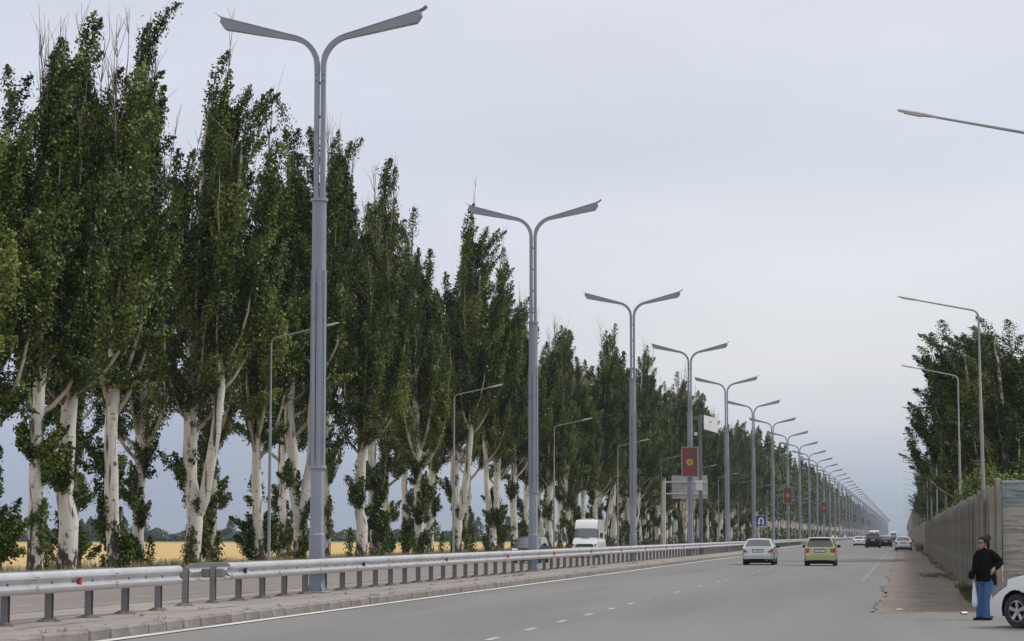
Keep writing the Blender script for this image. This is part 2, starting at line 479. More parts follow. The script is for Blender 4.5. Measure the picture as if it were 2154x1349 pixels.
# kerb stones: each its own piece near the camera, one run beyond
kerb = empty('kerb', (0, 0, 0)); tag(kerb, 'row of worn concrete kerb stones edging the median', 'kerb', kind='structure')
ks = []
for v in range(4):
    mb = MB(); r2 = random.Random(20 + v)
    mb.bbox((0, 0, .055), (.26, .985, .21), .035)
    vv = []
    for p in mb.v:
        vv.append((p[0] + (r2.random() - .5) * .022, p[1], p[2] + (r2.random() - .5) * .016))
    mb.v = vv
    ks.append(mb.mesh('kerb_stone', kerb_m))
for i in range(130):
    y = 22.5 + i
    o = link('kerb_stone', ks[rg.randrange(4)], kerb, (-12.795 + (rg.random() - .5) * .03, y, (rg.random() - .5) * .02), (rg.random() - .5) * .02)
mb = MB(); mb.prism([(-12.925, -.05), (-12.665, -.05), (-12.675, .13), (-12.70, .16), (-12.925, .16)], 152.05, YF)
tag(mb.build('kerb_run', kerb_m, kerb), kind='stuff')
mb = MB(); mb.prism([(-17.15, -.05), (-16.91, -.05), (-16.91, .15), (-17.12, .15)], YN, YF)
o = mb.build('far_kerb', kerb_m); tag(o, 'low concrete kerb on the far side of the median', 'kerb', kind='structure')

# haze: closed box of even air round camera and scene
hz = bpy.data.materials.new('haze_air'); hz.use_nodes = True
t = hz.node_tree; t.nodes.clear()
ho = t.nodes.new('ShaderNodeOutputMaterial'); hv = t.nodes.new('ShaderNodeVolumePrincipled')
hv.inputs['Color'].default_value = (.70, .77, .86, 1)
hv.inputs['Density'].default_value = 0.00013
hv.inputs['Anisotropy'].default_value = 0.0
t.links.new(hv.outputs[0], ho.inputs['Volume'])
mb = MB(); mb.box((0, 2370, 14.4), (4860, 4920, 33.2))
o = mb.build('haze', hz); tag(o, 'pale blue haze in the air over the road', 'haze', kind='stuff')

#==RAIL==
# ------------------------------------------------------------------ guard rail
LY = 60.25; LS = 36.7; PS = LS / 18
def beam_profile(sgn, x0):
    # W profile, humps towards the road (sgn=+1 towards +X)
    pts = [(.0, 0), (.045, .015), (.085, .055), (.085, .10), (.02, .15), (.005, .18), (.02, .21), (.085, .26), (.085, .325), (.045, .365), (.0, .38)]
    return [(x0 + sgn * a, b) for a, b in pts]
def beam_mesh(L, sgn, end0=False, end1=False):
    pr = beam_profile(sgn, 0); n = len(pr); th = .006
    V = []; Fq = []
    secs = [0, L]
    for q, y in enumerate(secs):
        for a, b in pr: V.append((a, y, b))
        for a, b in pr: V.append((a - sgn * th, y, b))
    st = 2 * n
    for k in range(n - 1):
        Fq.append((k, k + 1, st + k + 1, st + k)); Fq.append((n + k, st + n + k, st + n + k + 1, n + k + 1))
        Fq.append((k, n + k, n + k + 1, k + 1)); Fq.append((st + k, st + k + 1, st + n + k + 1, st + n + k))
    Fq.append((0, st, st + n, n)); Fq.append((n - 1, 2 * n - 1, st + 2 * n - 1, st + n - 1))
    return MB().add(V, Fq).mesh('beam', galv, True, 50)
BL = 2 * PS
beam_near = beam_mesh(BL + .06, 1); beam_far = beam_mesh(BL + .06, -1)
bolts = MB()
for yy in (.06, .14):
    for zz in (.03, .075, .125, .235, .285, .33):
        bolts.box((.088 if .04 < zz < .32 and not .13 < zz < .24 else .05, yy + .02, zz), (.012, .022, .018))
for yy in (BL / 2, BL * .25, BL * .75): bolts.box((.012, yy, .18), (.02, .03, .035))
bolts_me = bolts.mesh('bolts', bolt_m)
# post: rolled channel
pm = MB(); pm.prism([(-.06, -.065), (.06, -.065), (.06, -.05), (-.045, -.05), (-.045, .05), (.06, .05), (.06, .065), (-.06, .065)], -.02, .80, 'Z')
post_me = pm.mesh('post', galv_dark)
block_me = MB().bbox((0, 0, 0), (.19, .11, .20), .02).mesh('spacer_block', galv_dark)
mounds = []
for v in range(5):
    r2 = random.Random(v); mb = MB(); pr = []
    n = 12; V = [(0, 0, .05)]
    for k in range(n): q = 2 * PI * k / n; rr = .08 + r2.random() * .05; V.append((rr * math.cos(q), rr * math.sin(q), .02 + r2.random() * .055))
    for k in range(n): q = 2 * PI * k / n; rr = .14 + r2.random() * .16; V.append((rr * math.cos(q), rr * math.sin(q), -.01))
    Fq = [(0, 1 + k, 1 + (k + 1) % n) for k in range(n)] + [(1 + k, n + 1 + k, n + 1 + (k + 1) % n, 1 + (k + 1) % n) for k in range(n)]
    mounds.append(MB().add(V, Fq).mesh('footing', soil_m, True, 60))
rf = MB(); rf.prism([(-.10, -.02), (.03, -.085), (.06, -.02), (.06, .06), (.0, .075)], 0, .04, 'X')
refl_me = rf.mesh('reflector', red_refl); reflk_me = rf.mesh('reflector', black_m)
refl_ring = None
X0 = -15.0; ZM = .15; ZB = .655 - .15 + .0
GAP_POST = LY - PS / 2 - 5 * PS - .40
def rail(name, label, y0, n_posts, near_start, near_sections, far_start, far_sections, refl, solo=(), X0=X0):
    root = empty(name, (X0, y0, ZM)); tag(root, label, 'guard rail')
    for i in range(n_posts):
        p = link('post', post_me, root, (0, i * PS, 0))
        if i < 34 and y0 + i * PS < 110: link('footing', mounds[i % 5], p, (0, 0, 0), i * 1.3)
        if i not in solo and i < 60:
            link('spacer_block', block_me, p, (.155, 0, .66)); link('spacer_block', block_me, p, (-.155, 0, .66))
    for s in range(near_sections):
        b = link('beam', beam_near, root, (.26, near_start + s * BL, ZB))
        b.rotation_euler = (0, 0, (rg.random() - .5) * .004)
        if near_start + s * BL + y0 < 160:
            tag(link('bolts', bolts_me, b), kind='stuff')
    for s in range(far_sections):
        link('beam', beam_far, root, (-.26, far_start + s * BL, ZB))
    for yy, dead in refl:
        link('reflector', reflk_me if dead else refl_me, root, (.285, yy - y0, ZB + .18))
    return root
# piece before the gap: posts run back from the free-standing one
y_first = 35.35
r1 = rail('guard_rail', 'short steel guard rail piece ending at the gap in front of the forked poplar', y_first, 6, 45.95 - y_first - 3 * BL, 3, 43.6 - y_first - 3 * BL, 3, [(40.1, False)], X0=-14.6)
r2_ = rail('guard_rail', 'long steel guard rail running along the median past all the lamps', GAP_POST, 150, 2.2, 74, PS * .6, 75,
           [(52.2, True), (64.2, True), (76.3, False), (88.5, False), (100.6, False), (112.8, False), (125, False), (137, False), (149, True), (161, True), (174, True)], solo=(0,))
# the run beyond, too small to pick apart
mb = MB(); ye = 74 * BL + 2.2
for sgn, xo in ((1, .26), (-1, -.26)):
    pr = beam_profile(sgn, xo)
    n = len(pr)
    mb.add([(a, y, b + ZB) for y in (ye + .08, 1900) for a, b in pr], [(k, k + 1, n + k + 1, n + k) for k in range(n - 1)])
i = 150
while i * PS < 1000:
    mb.box((0, i * PS, .4), (.12, .13, .8)); i += 1
tag(mb.build('far_rail_run', galv, r2_), kind='stuff')

#==LAMPS==
# ------------------------------------------------------------------ double-armed median lamps
def sweep_rect(mb, path, hs, ws):
    """rectangular section along a path in the XZ plane; h across path in plane, w along Y"""
    o = len(mb.v); k = len(path)
    for i in range(k):
        a = Vector(path[max(0, i - 1)]); b = Vector(path[min(k - 1, i + 1)]); tg = (b - a).normalized()
        nrm = Vector((-tg[1], tg[0])); c = Vector(path[i])
        h0, h1 = hs[i] if hasattr(hs[i], '__len__') else (hs[i] / 2, hs[i] / 2)
        for sx, sy in ((1, 1), (1, -1), (-1, -1), (-1, 1)):
            p = c + nrm * (h1 if sx > 0 else -h0)
            mb.v.append((p[0], sy * ws[i] / 2, p[1]))
    for i in range(k - 1):
        for j in range(4):
            j2 = (j + 1) % 4
            mb.f.append((o + i * 4 + j, o + i * 4 + j2, o + i * 4 + 4 + j2, o + i * 4 + 4 + j))
    mb.f.append((o, o + 1, o + 2, o + 3)); mb.f.append(tuple(o + (k - 1) * 4 + j for j in (3, 2, 1, 0)))
def arm_geo(sg):
    RC = .80; al = R(74.5); x0 = .085; z0 = 13.85
    path = [(x0, 13.72)]
    for i in range(15):
        a = al * i / 14
        path.append((x0 + RC * (1 - math.cos(a)), z0 + RC * math.sin(a)))
    d = (math.sin(al), math.cos(al)); e = path[-1]
    for i in range(1, 13):
        path.append((e[0] + d[0] * 2.12 * i / 12, e[1] + d[1] * 2.12 * i / 12))
    n0 = len(path) - 12
    hs = []; ws = []
    for i in range(len(path)):
        u = max(0, (i - n0 + 1) / 12)
        lo = .065 + .165 * min(1, u * 1.05) if u < .93 else .215 - (u - .93) * 2.0
        hs.append((lo, .065)); ws.append(.125 + .15 * u)
    arm = MB(); sweep_rect(arm, [(sg * a, b) for a, b in path], hs if sg > 0 else [(h[1], h[0]) for h in hs], ws)
    # thin cover blade lying on top and flicking past the tip
    bl = MB(); top = []
    for i in range(n0 - 12, len(path)):
        a = path[max(0, i - 1)]; b = path[min(len(path) - 1, i + 1)]; L = math.hypot(b[0] - a[0], b[1] - a[1])
        nx, nz = -(b[1] - a[1]) / L, (b[0] - a[0]) / L
        top.append((path[i][0] + nx * .070, path[i][1] + nz * .070))
    q = top[-1]; top.append((q[0] + .10, q[1] + .05)); top.append((q[0] + .17, q[1] + .115))
    sweep_rect(bl, [(sg * a, b) for a, b in top], [.012] * len(top), [.13 + .20 * max(0, i / len(top) - .35) / .65 for i in range(len(top))])
    # led cells beneath the head
    led = MB(); a = path[-8]; b = path[-3]
    for i in range(5):
        t0 = i / 5 + .02; t1 = (i + 1) / 5 - .02
        quad = []
        for tt in (t0, t1):
            cx = a[0] + (b[0] - a[0]) * tt; cz = a[1] + (b[1] - a[1]) * tt
            u = 5 / 12 + tt * 5 / 12
            lo = .065 + .165 * u * 1.05 + .004
            quad.append((cx + d[1] * lo, cz - d[0] * lo))
        p0, p1 = quad
        led.add([(sg * p0[0], -.09, p0[1]), (sg * p1[0], -.09, p1[1]), (sg * p1[0], .09, p1[1]), (sg * p0[0], .09, p0[1])], [(0, 1, 2, 3)])
    return arm, bl, led
def make_lamp(name):
    t = empty(name)
    mb = MB(); mb.tube([(0, 0, 0), (0, 0, 1.50)], .215, 8); mb.tube([(0, 0, 1.50), (0, 0, 1.54)], [.215, .19], 8, False)
    lp = mb.build('lower_post', lamp_m, t, True, 25)
    mb = MB(); mb.bbox((0, 0, .02), (.62, .62, .04), .012)
    for q in range(4):
        a = q * PI / 2 + PI / 4
        mb.prism([(.20, 0.03), (.33, 0.03), (.205, .26)], -.012, .012)
        for kk in range(6, 0, -1):
            x_, y_, z_ = mb.v[-kk]; mb.v[-kk] = (x_ * math.cos(a) - y_ * math.sin(a), x_ * math.sin(a) + y_ * math.cos(a), z_)
    mb.build('base_plate', lamp_m, t)
    MB().tube([(0, 0, 1.53), (0, 0, 3.24)], .188, 8).build('middle_post', lamp_m, t, True, 25)
    MB().lathe([(.0, 3.22), (.235, 3.22), (.235, 3.29), (.0, 3.29)], 16).build('collar', lamp_m, t)
    cv = MB().tube([(0, 0, 3.29), (0, 0, 8.42)], .196, 14).build('cover_panel', lamp_m, t, True, 30)
    mb = MB(); sl = MB(); bo = MB()
    for q in range(6):
        a = q * PI / 3 + R(-95); ca, sa = math.cos(a), math.sin(a)
        for da in (-.115, .115):
            mb.box((.2 * math.cos(a + da), .2 * math.sin(a + da), 5.855), (.022, .018, 5.13), a + da)
        sl.box((.1995 * ca, .1995 * sa, 5.75), (.008, .016, 4.7), a)
        for k in range(6): bo.box((.204 * ca, .204 * sa, 3.75 + k * .85), (.016, .035, .06), a)
    tag(mb.build('ribs', lamp_m, cv), kind='stuff'); tag(sl.build('slots', lamp_dark, cv), kind='stuff'); tag(bo.build('bolts', bolt_m, cv), kind='stuff')
    MB().tube([(0, 0, 8.42), (0, 0, 10.27)], .186, 20).build('upper_post', lamp_m, t, True, 30)
    MB().lathe([(.0, 10.25), (.228, 10.25), (.228, 10.32), (.0, 10.32)], 20).build('collar', lamp_m, t)
    for sg in (1, -1):
        st = MB(); st.bbox((sg * .085, 0, 12.02), (.125, .125, 3.40), .01)
        s = st.build('stem', lamp_m, t)
        bo = MB()
        for zz in (13.45, 13.62): bo.box((sg * .085, -.066, zz), (.05, .01, .018)); bo.box((sg * .15, 0, zz), (.01, .05, .018))
        tag(bo.build('bolts', bolt_m, s), kind='stuff')
        a, b, l = arm_geo(sg)
        ar = a.build('arm', lamp_m, t, True, 30); b.build('cover_blade', lamp_m, ar); l.build('led_panel', led_m, ar)
    sp = MB().box((0, 0, 0), (.05, .06, .05)).mesh('spacer', lamp_dark)
    for zz in (10.7, 11.6, 12.5, 13.4): link('spacer', sp, t, (0, 0, zz))
    return t
lamp0 = make_lamp('double_arm_street_lamp')
snap = snapshot()
# banner panel with the red flag screen
frame_m = M('banner_frame', (.33, .33, .36), rough=.5)
screen_m = M('banner_screen', (.125, .055, .062), (.33, .035, .045), scale=.8, rough=.5, lo=.48, hi=.72)
yellow_m = M('emblem_yellow', (.50, .42, .03), rough=.6)
def make_banner(parent):
    fr = MB()
    zc, hw, hh, yf = 6.70, .60, 1.08, -.30
    fr.box((0, yf, zc + hh - .03), (1.2, .16, .06)); fr.box((0, yf, zc - hh + .03), (1.2, .16, .06))
    fr.box((-hw + .03, yf, zc), (.06, .16, 2 * hh - .12)); fr.box((hw - .03, yf, zc), (.06, .16, 2 * hh - .12))
    fr.box((0, yf + .05, zc), (1.08, .05, 2.04))
    fr.box((0, -.2, zc + .6), (.2, .2, .08)); fr.box((0, -.2, zc - .6), (.2, .2, .08))
    b = fr.build('banner_frame', frame_m, parent)
    sc = MB(); sc.box((0, yf - .02, zc), (1.08, .06, 2.04)); sc.build('banner_screen', screen_m, b)
    em = MB(); n = 40; V = []; Fq = []; ye = yf - .054
    for k in range(n):                       # forty-rayed sun
        a0 = 2 * PI * k / n; a1 = 2 * PI * (k + .5) / n; a2 = 2 * PI * (k + 1) / n; o = len(V)
        V += [(.20 * math.cos(a0), ye, zc - .02 + .20 * math.sin(a0)), (.29 * math.cos(a1), ye, zc - .02 + .29 * math.sin(a1)), (.20 * math.cos(a2), ye, zc - .02 + .20 * math.sin(a2))]
        Fq.append((o, o + 1, o + 2))
    def ring(r0, r1, yy):
        o = len(V); nn_ = 40
        for k in range(nn_):
            q = 2 * PI * k / nn_
            V.append((r0 * math.cos(q), yy, zc - .02 + r0 * math.sin(q))); V.append((r1 * math.cos(q), yy, zc - .02 + r1 * math.sin(q)))
        for k in range(nn_):
            k2 = (k + 1) % nn_; Fq.append((o + 2 * k, o + 2 * k + 1, o + 2 * k2 + 1, o + 2 * k2))
    ring(.155, .205, ye); ring(.10, .13, ye)
    for sgn in (-1, 1):                      # crossed lattice arcs
        for off in (-.035, 0, .035):
            o = len(V)
            pts = [(-.10 + .2 * i / 8, sgn * (.05 * (1 - ((i - 4) / 4) ** 2)) * 1.0 + off * 1.0) for i in range(9)]
            for a, b_ in pts: V.append((a, ye, zc - .02 + b_ - .008)); V.append((a, ye, zc - .02 + b_ + .008))
            for i in range(8): Fq.append((o + 2 * i, o + 2 * i + 1, o + 2 * i + 3, o + 2 * i + 2))
    em.add(V, Fq); em.build('emblem', yellow_m, b)
    return b
# plain far lamp: all in one mesh
def join_children(root, name):
    V = []; Fq = []; mats = []; mi = []
    def rec(o):
        for c in snap[o.name]:
            me = c.data; off = len(V); V.extend([tuple(v.co + c.location) for v in me.vertices])
            for p in me.polygons: Fq.append(tuple(i + off for i in p.vertices))
            rec(c)
    rec(root)
    return MB().add(V, Fq).mesh(name, lamp_m)
far_lamp_me = None
banner_src = None
lab0 = ['nearest and tallest double-armed grey street lamp, in front of the near poplars',
        'double-armed grey street lamp beside the dark oncoming car',
        'double-armed grey street lamp just past the white van, behind the guard rail',
        'double-armed grey street lamp carrying the largest red banner screen',
        'double-armed grey street lamp just beyond the one with the largest banner',
        'double-armed grey street lamp half hiding the blue U-turn sign',
        'double-armed grey street lamp, next one past the U-turn sign',
        'double-armed grey street lamp carrying the second largest red banner screen']
for k in range(66):
    y = LY + LS * k
    if k == 0:
        L = lamp0; L.location = (-15.05, y, ZM)
    elif k < 20:
        L = copy_thing(lamp0, snap, (-15.05, y, ZM), 0)
        L.rotation_euler.z = (rg.random() - .5) * .03; L.rotation_euler.y = (rg.random() - .5) * .006
    else:
        if far_lamp_me is None: far_lamp_me = join_children(lamp0, 'double_arm_street_lamp')
        L = link('double_arm_street_lamp', far_lamp_me, None, (-15.05, y, ZM))
    if k < 8: lb = lab0[k]
    elif k < 20: lb = ORD[k] + ' double-armed street lamp along the median, counted from the camera' + (', with a red banner' if k % 4 == 3 else '')
    else: lb = 'distant double-armed street lamp in the hazy far median' + (', with a tiny red banner' if k % 4 == 3 and k < 30 else '')
    tag(L, lb, 'street lamp', 'double-armed lamps along the median')
    if k % 4 == 3 and k < 30:
        if banner_src is None:
            banner_src = make_banner(L); bsub = kids(banner_src)
        else:
            b = banner_src.copy(); COL.objects.link(b); b.parent = L
            for s in bsub:
                x = s.copy(); COL.objects.link(x); x.parent = b

# ------------------------------------------------------------------ single-armed side lamps
def make_side_lamp(name):
    t = empty(name)
    MB().tube([(0, 0, 0), (0, 0, 6.3)], [.07, .062], 10).build('pole', pole_m, t, True)
    MB().tube([(0, 0, 6.3), (0, 0, 6.34), (0, 0, 9.48)], [.063, .044, .038], 10).build('upper_pole', pole_m, t, True)
    path = [(0, 0, 9.48)]
    for i in range(1, 9):
        a = R(78) * i / 8; path.append((-.28 * (1 - math.cos(a)), 0, 9.48 + .28 * math.sin(a)))
    e = path[-1]; path.append((e[0] - 1.9 * math.sin(R(78)), 0, e[2] + 1.9 * math.cos(R(78))))
    MB().tube(path, [.038] * 5 + [.033] * 4 + [.026], 8).build('arm', pole_m, t, True)
    e = path[-1]; d = (-math.sin(R(78)), math.cos(R(78)))
    hd = MB(); P = []; rr = []; ry = []
    for s, h, w_ in ((-.06, .03, .03), (.02, .032, .035), (.10, .038, .06), (.25, .048, .085), (.66, .038, .08), (.76, .03, .065), (.80, .012, .035)):
        P.append((e[0] + d[0] * s, 0, e[2] + d[1] * s + .01)); rr.append(w_); ry.append(h)
    h = hd.tube(P, rr, 12, True, ry, up=(0, 1, 0)).build('lamp_head', head_m, t, True, 60)
    ln = MB(); p0 = (e[0] + d[0] * .30, e[2] + d[1] * .30 - .042); p1 = (e[0] + d[0] * .66, e[2] + d[1] * .66 - .036)
    ln.add([(p0[0], -.08, p0[1]), (p1[0], -.08, p1[1]), (p1[0], .08, p1[1]), (p0[0], .08, p0[1]),
            (p0[0], -.08, p0[1] + .03), (p1[0], -.08, p1[1] + .03), (p1[0], .08, p1[1] + .03), (p0[0], .08, p0[1] + .03)],
           [(0, 1, 2, 3), (0, 1, 5, 4), (1, 2, 6, 5), (2, 3, 7, 6), (3, 0, 4, 7)])
    ln.build('lens', led_m, h)
    return t
side0 = make_side_lamp('side_street_lamp')
snap = snapshot()
RY = [48.6, 87.0, 122.8, 163.0, 205.5, 246, 286, 328] + [369 + 41 * i for i in range(22)]
rl = ['slim single-arm street lamp whose head reaches in from the top of the right edge', 'tall slim single-arm lamp in front of the big dark poplars behind the fence',
      'slim single-arm lamp behind the fence, second pole before the dark poplars', 'slim single-arm lamp behind the fence, third pole counted towards the distance',
      'slim single-arm lamp behind the fence, fourth pole counted towards the distance']
for i, y in enumerate(RY):
    L = side0 if i == 0 else copy_thing(side0, snap, (0, 0, 0))
    L.location = (2.90, y, 0); L.rotation_euler = (0, R(-.6) * (1 if i == 1 else .3), (rg.random() - .5) * .08)
    tag(L, rl[i] if i < 5 else 'distant slim single-arm lamp behind the fence, arm over the road', 'street lamp', 'single-arm lamps behind the fence')
ll = ['slim single-arm lamp between poplar trunks and the nearest double lamp', 'slim single-arm lamp on the far roadside just before the second double lamp',
      'slim single-arm lamp on the far roadside just above the white van', 'slim single-arm lamp on the far roadside beyond the white van']
LLY = [94.2, 134.6, 174.5, 214.5] + [254 + 40 * i for i in range(12)]
for i, y in enumerate(LLY):
    L = copy_thing(side0, snap, (-25.55, y, -.03), PI + (rg.random() - .5) * .06)
    tag(L, ll[i] if i < 4 else 'distant slim single-arm lamp in front of the left poplar row', 'street lamp', 'single-arm lamps on the far roadside')

#==TREES==
# ------------------------------------------------------------------ poplars
def leaf_quads(C, N, rs, a=.068, b=.058):
    """diamond leaves at centres C with normals N"""
    n = len(C)
    N = N / np.linalg.norm(N, axis=1, keepdims=True)
    T = rs.normal(size=(n, 3)); T[:, 2] -= .6
    T -= N * np.sum(T * N, axis=1, keepdims=True); T /= np.linalg.norm(T, axis=1, keepdims=True) + 1e-9
    S = np.cross(N, T); sz = rs.uniform(.7, 1.35, (n, 1))
    V = np.stack([C + T * a * sz, C + S * b * sz + T * a * .15 * sz, C - T * a * sz, C - S * b * sz + T * a * .15 * sz], axis=1).reshape(-1, 3)
    return V, np.arange(4 * n).reshape(n, 4)
def tubes_np(paths, n):
    """list of (points k x 3, radii k) -> verts, quads"""
    VV = []; QQ = []; o = 0
    for P, r in paths:
        P = np.asarray(P, float); k = len(P)
        tg = np.gradient(P, axis=0); tg /= np.linalg.norm(tg, axis=1, keepdims=True) + 1e-9
        ref = np.array([1., .13, 0]); a = ref - tg * (tg @ ref)[:, None]; a /= np.linalg.norm(a, axis=1, keepdims=True) + 1e-9
        b = np.cross(tg, a); q = np.linspace(0, 2 * PI, n, endpoint=False)
        ring = P[:, None, :] + np.asarray(r)[:, None, None] * (np.cos(q)[None, :, None] * a[:, None, :] + np.sin(q)[None, :, None] * b[:, None, :])
        VV.append(ring.reshape(-1, 3))
        i = np.arange(k - 1)[:, None] * n; j = np.arange(n)[None, :]; j2 = (j + 1) % n
        QQ.append(np.stack([i + j, i + j2, i + n + j2, i + n + j], axis=-1).reshape(-1, 4) + o); o += k * n
    return np.concatenate(VV), np.concatenate(QQ)
def interp(P, t):
    P = np.asarray(P); x = t * (len(P) - 1); i = np.minimum(x.astype(int), len(P) - 2); f = (x - i)[:, None]
    return P[i] * (1 - f) + P[i + 1] * f

def gen_poplar(seed, H=21.0, fork=False, cb=7.3, spread=1.9, limbs=20, leaves=285, dead=6, lean=1.0, r0=.32, tufts=4, lowdroop=1.0):
    rs = np.random.RandomState(seed); r0 *= .88
    wind = lambda z: lean * .0095 * np.maximum(0, z - 4.0) ** 1.55
    stems = []
    zz = np.linspace(-.15, H * .90, 24)
    wob = np.cumsum(rs.normal(0, .05, (24, 2)), axis=0); wob -= wob[0]
    P = np.stack([wob[:, 0] + wind(zz), wob[:, 1], zz], 1)
    rad = r0 * np.clip(1 - zz / (H * .93), 0, 1) ** .75 + .018
    rad *= 1 + .45 * np.exp(-np.maximum(zz, 0) / .35) + rs.normal(0, .025, 24)
    if fork:
        f0 = 2.2 + rs.rand() * 1.3; az = fork
        z2 = np.linspace(f0 - .9, H * .86, 20); s = (z2 - z2[0]); out_ = .62 * (1 - np.exp(-s / 1.5)) + .045 * s
        i0 = np.interp(z2[0], zz, P[:, 0])
        P2 = np.stack([np.interp(z2, zz, P[:, 0]) + math.cos(az) * out_, math.sin(az) * out_ + np.cumsum(rs.normal(0, .03, 20)), z2], 1)
        sh = .5 * (1 - np.exp(-np.maximum(0, zz - f0 + .9) / 1.5))
        P[:, 0] -= math.cos(az) * sh; P[:, 1] -= math.sin(az) * sh
        r2_ = r0 * .74 * np.clip(1 - z2 / (H * .9), 0, 1) ** .7 + .018
        stems = [(P, rad), (P2, r2_)]
    else:
        stems = [(P, rad)]
    limbp = []; shoots = []
    nl = limbs
    for i in range(nl):
        u = (i + rs.rand() * .8) / nl
        st = stems[rs.randint(len(stems))][0]
        z0 = cb - 1.6 + u ** 1.15 * (H * .66 - cb + 1.6)
        az = i * 2.4 + rs.normal(0, .35)
        rr = (spread * 1.26 * (1 - .72 * u) * rs.uniform(.6, 1.15))
        Lz = rs.uniform(3.4, 6.4) * (1 - .12 * u)
        if u > .72: Lz = min(Lz, H - z0 - rs.uniform(0, 2.4))
        k = 9; t = np.linspace(0, 1, k)
        bx = np.interp(z0 + t * Lz * .0, st[:, 2], st[:, 0]); by = np.interp(z0 + t * 0, st[:, 2], st[:, 1])
        rad_ = rr * (1 - np.exp(-2.6 * t)) / .926
        x = bx + math.cos(az) * rad_ + (wind(z0 + t * Lz) - wind(z0)) * 1.15 + rs.normal(0, .04, k) * t
        y = by + math.sin(az) * rad_ + rs.normal(0, .04, k) * t
        z = z0 + Lz * t ** 1.05
        PP = np.stack([x, y, z], 1)
        rl_ = (.085 * (1 - .6 * u)) * (1 - t) ** .8 + .012
        limbp.append((PP, rl_))
        ns = int(round(16 * Lz / 5)); tone_l = rs.normal(0, .12); fat = rs.uniform(.75, 1.3)
        ts = np.sort(rs.uniform(.10 if u < .3 else .05, 1.0, ns)); ts[-1] = 1.0
        base = interp(PP, ts)
        for q in range(ns):
            a_ = rs.uniform(0, 2 * PI); o_ = np.array([math.cos(a_), math.sin(a_), 0])
            dr = np.array([.10 * lean, 0, 1.0]) + o_ * rs.uniform(.08, .50) * fat + rs.normal(0, .12, 3)
            if u < .2 and ts[q] < .5: dr[2] -= rs.uniform(.1, .9) * lowdroop
            dr /= np.linalg.norm(dr)
            shoots.append((base[q], dr, rs.uniform(.9, 2.0) * (1.15 if ts[q] > .9 else 1), rs.uniform(.13, .20) * fat ** .5, o_, tone_l))
    for st, _ in stems:                                  # leaders
        for tt in np.linspace(.40, 1, 20):
            b = interp(st, np.array([tt]))[0]
            dr = np.array([.22 * lean, 0, 1.0]) + rs.normal(0, .32, 3) * (1.25 - tt * .6); dr /= np.linalg.norm(dr)
            shoots.append((b, dr, rs.uniform(1.2, 2.4), rs.uniform(.13, .21), dr * [1, 1, 0], 0.0))
    C = []; N = []; TN = []
    shp = []
    for b, d, L, sg, o_, tl in shoots:
        n = int(leaves * L / 1.6 * rs.uniform(.75, 1.2))
        u = rs.beta(1.3, 1.15, n)
        prof = np.sin(np.clip(u, 0, 1) * PI * .84 + .40) ** .8
        off = rs.normal(0, 1, (n, 3)) * (sg * prof)[:, None]
        bend = np.array([.13 * lean, 0, -.08]) * (u[:, None] ** 2) * L
        c = b + d * (u[:, None] * L) + off + bend
        C.append(c); nn_ = off / (sg + .01) * .6 + o_ * 1.1 + rs.normal(0, .5, (n, 3)) + np.array([.1, 0, .30])
        N.append(nn_)
        TN.append(np.clip(.44 + tl + rs.normal(0, .12) + rs.normal(0, .16, n), 0.02, .92))
        shp.append((np.array([b, b + d * L * .5 + bend.mean(0) * .5, b + d * L * .95]), np.array([.014, .010, .004])))
    C = np.concatenate(C); N = np.concatenate(N); TN = np.concatenate(TN)
    pale = rs.rand(len(TN)) < .018; TN[pale] = rs.uniform(.95, 1, pale.sum())
    V, Q = leaf_quads(C, N, rs, .055, .046)
    crown = np_mesh('crown', V, Q, POPLAR, TN)
    Vt, Qt = tubes_np(stems, 12); trunk = np_mesh('trunk', Vt, Qt, BARK, smooth=True)
    Vb, Qb = tubes_np(limbp, 6); Vs, Qs = tubes_np(shp, 3)
    branches = np_mesh('branches', np.concatenate([Vb, Vs]), np.concatenate([Qb, Qs + len(Vb)]), BRANCH, smooth=True)
    # leafy suckers hugging the trunk: sprays of small upright shoots
    C = []; N = []; TN = []
    for i in range(tufts):
        z0 = rs.uniform(.7, 4.8); az = rs.uniform(0, 2 * PI); tone0 = rs.normal(0, .08)
        cx = np.interp(z0, stems[0][0][:, 2], stems[0][0][:, 0]) + math.cos(az) * .24; cy = math.sin(az) * .24
        for k in range(rs.randint(5, 9)):
            d = np.array([math.cos(az) * rs.uniform(-.1, .75), math.sin(az) * rs.uniform(-.1, .75), rs.uniform(.5, 1.2)]) + rs.normal(0, .22, 3)
            L = rs.uniform(.5, 1.25); n = int(270 * L); u = rs.beta(1.4, 1.3, n)
            b0 = np.array([cx, cy, z0 + rs.uniform(-.25, .9)]) + rs.normal(0, .10, 3)
            off = rs.normal(0, .125, (n, 3)) * np.sin(u * PI * .85 + .35)[:, None]
            C.append(b0 + d * (u[:, None] * L) + off); N.append(off * 7 + rs.normal(0, .6, (n, 3)) + [0, 0, .4])
            TN.append(np.clip(.44 + tone0 + rs.normal(0, .08) + rs.normal(0, .16, n), .02, .92))
    for k in range(rs.randint(0, 3)):                    # saplings at the foot
        b0 = np.array([rs.normal(0, .9), rs.normal(0, .6), 0.]); L = rs.uniform(1.0, 2.6); n = int(230 * L); u = rs.beta(1.2, 1.2, n)
        off = rs.normal(0, .15, (n, 3)) * np.sin(u * PI * .85 + .35)[:, None]
        C.append(b0 + np.array([.08, 0, 1]) * (u[:, None] * L) + off); N.append(off * 6 + rs.normal(0, .6, (n, 3)) + [0, 0, .4]); TN.append(np.clip(.5 + rs.normal(0, .17, n), .02, .92))
    suck = None
    if tufts:
        V, Q = leaf_quads(np.concatenate(C), np.concatenate(N), rs, .056, .047)
        suck = np_mesh('trunk_shoots', V, Q, POPLAR, np.concatenate(TN))
    dd = None
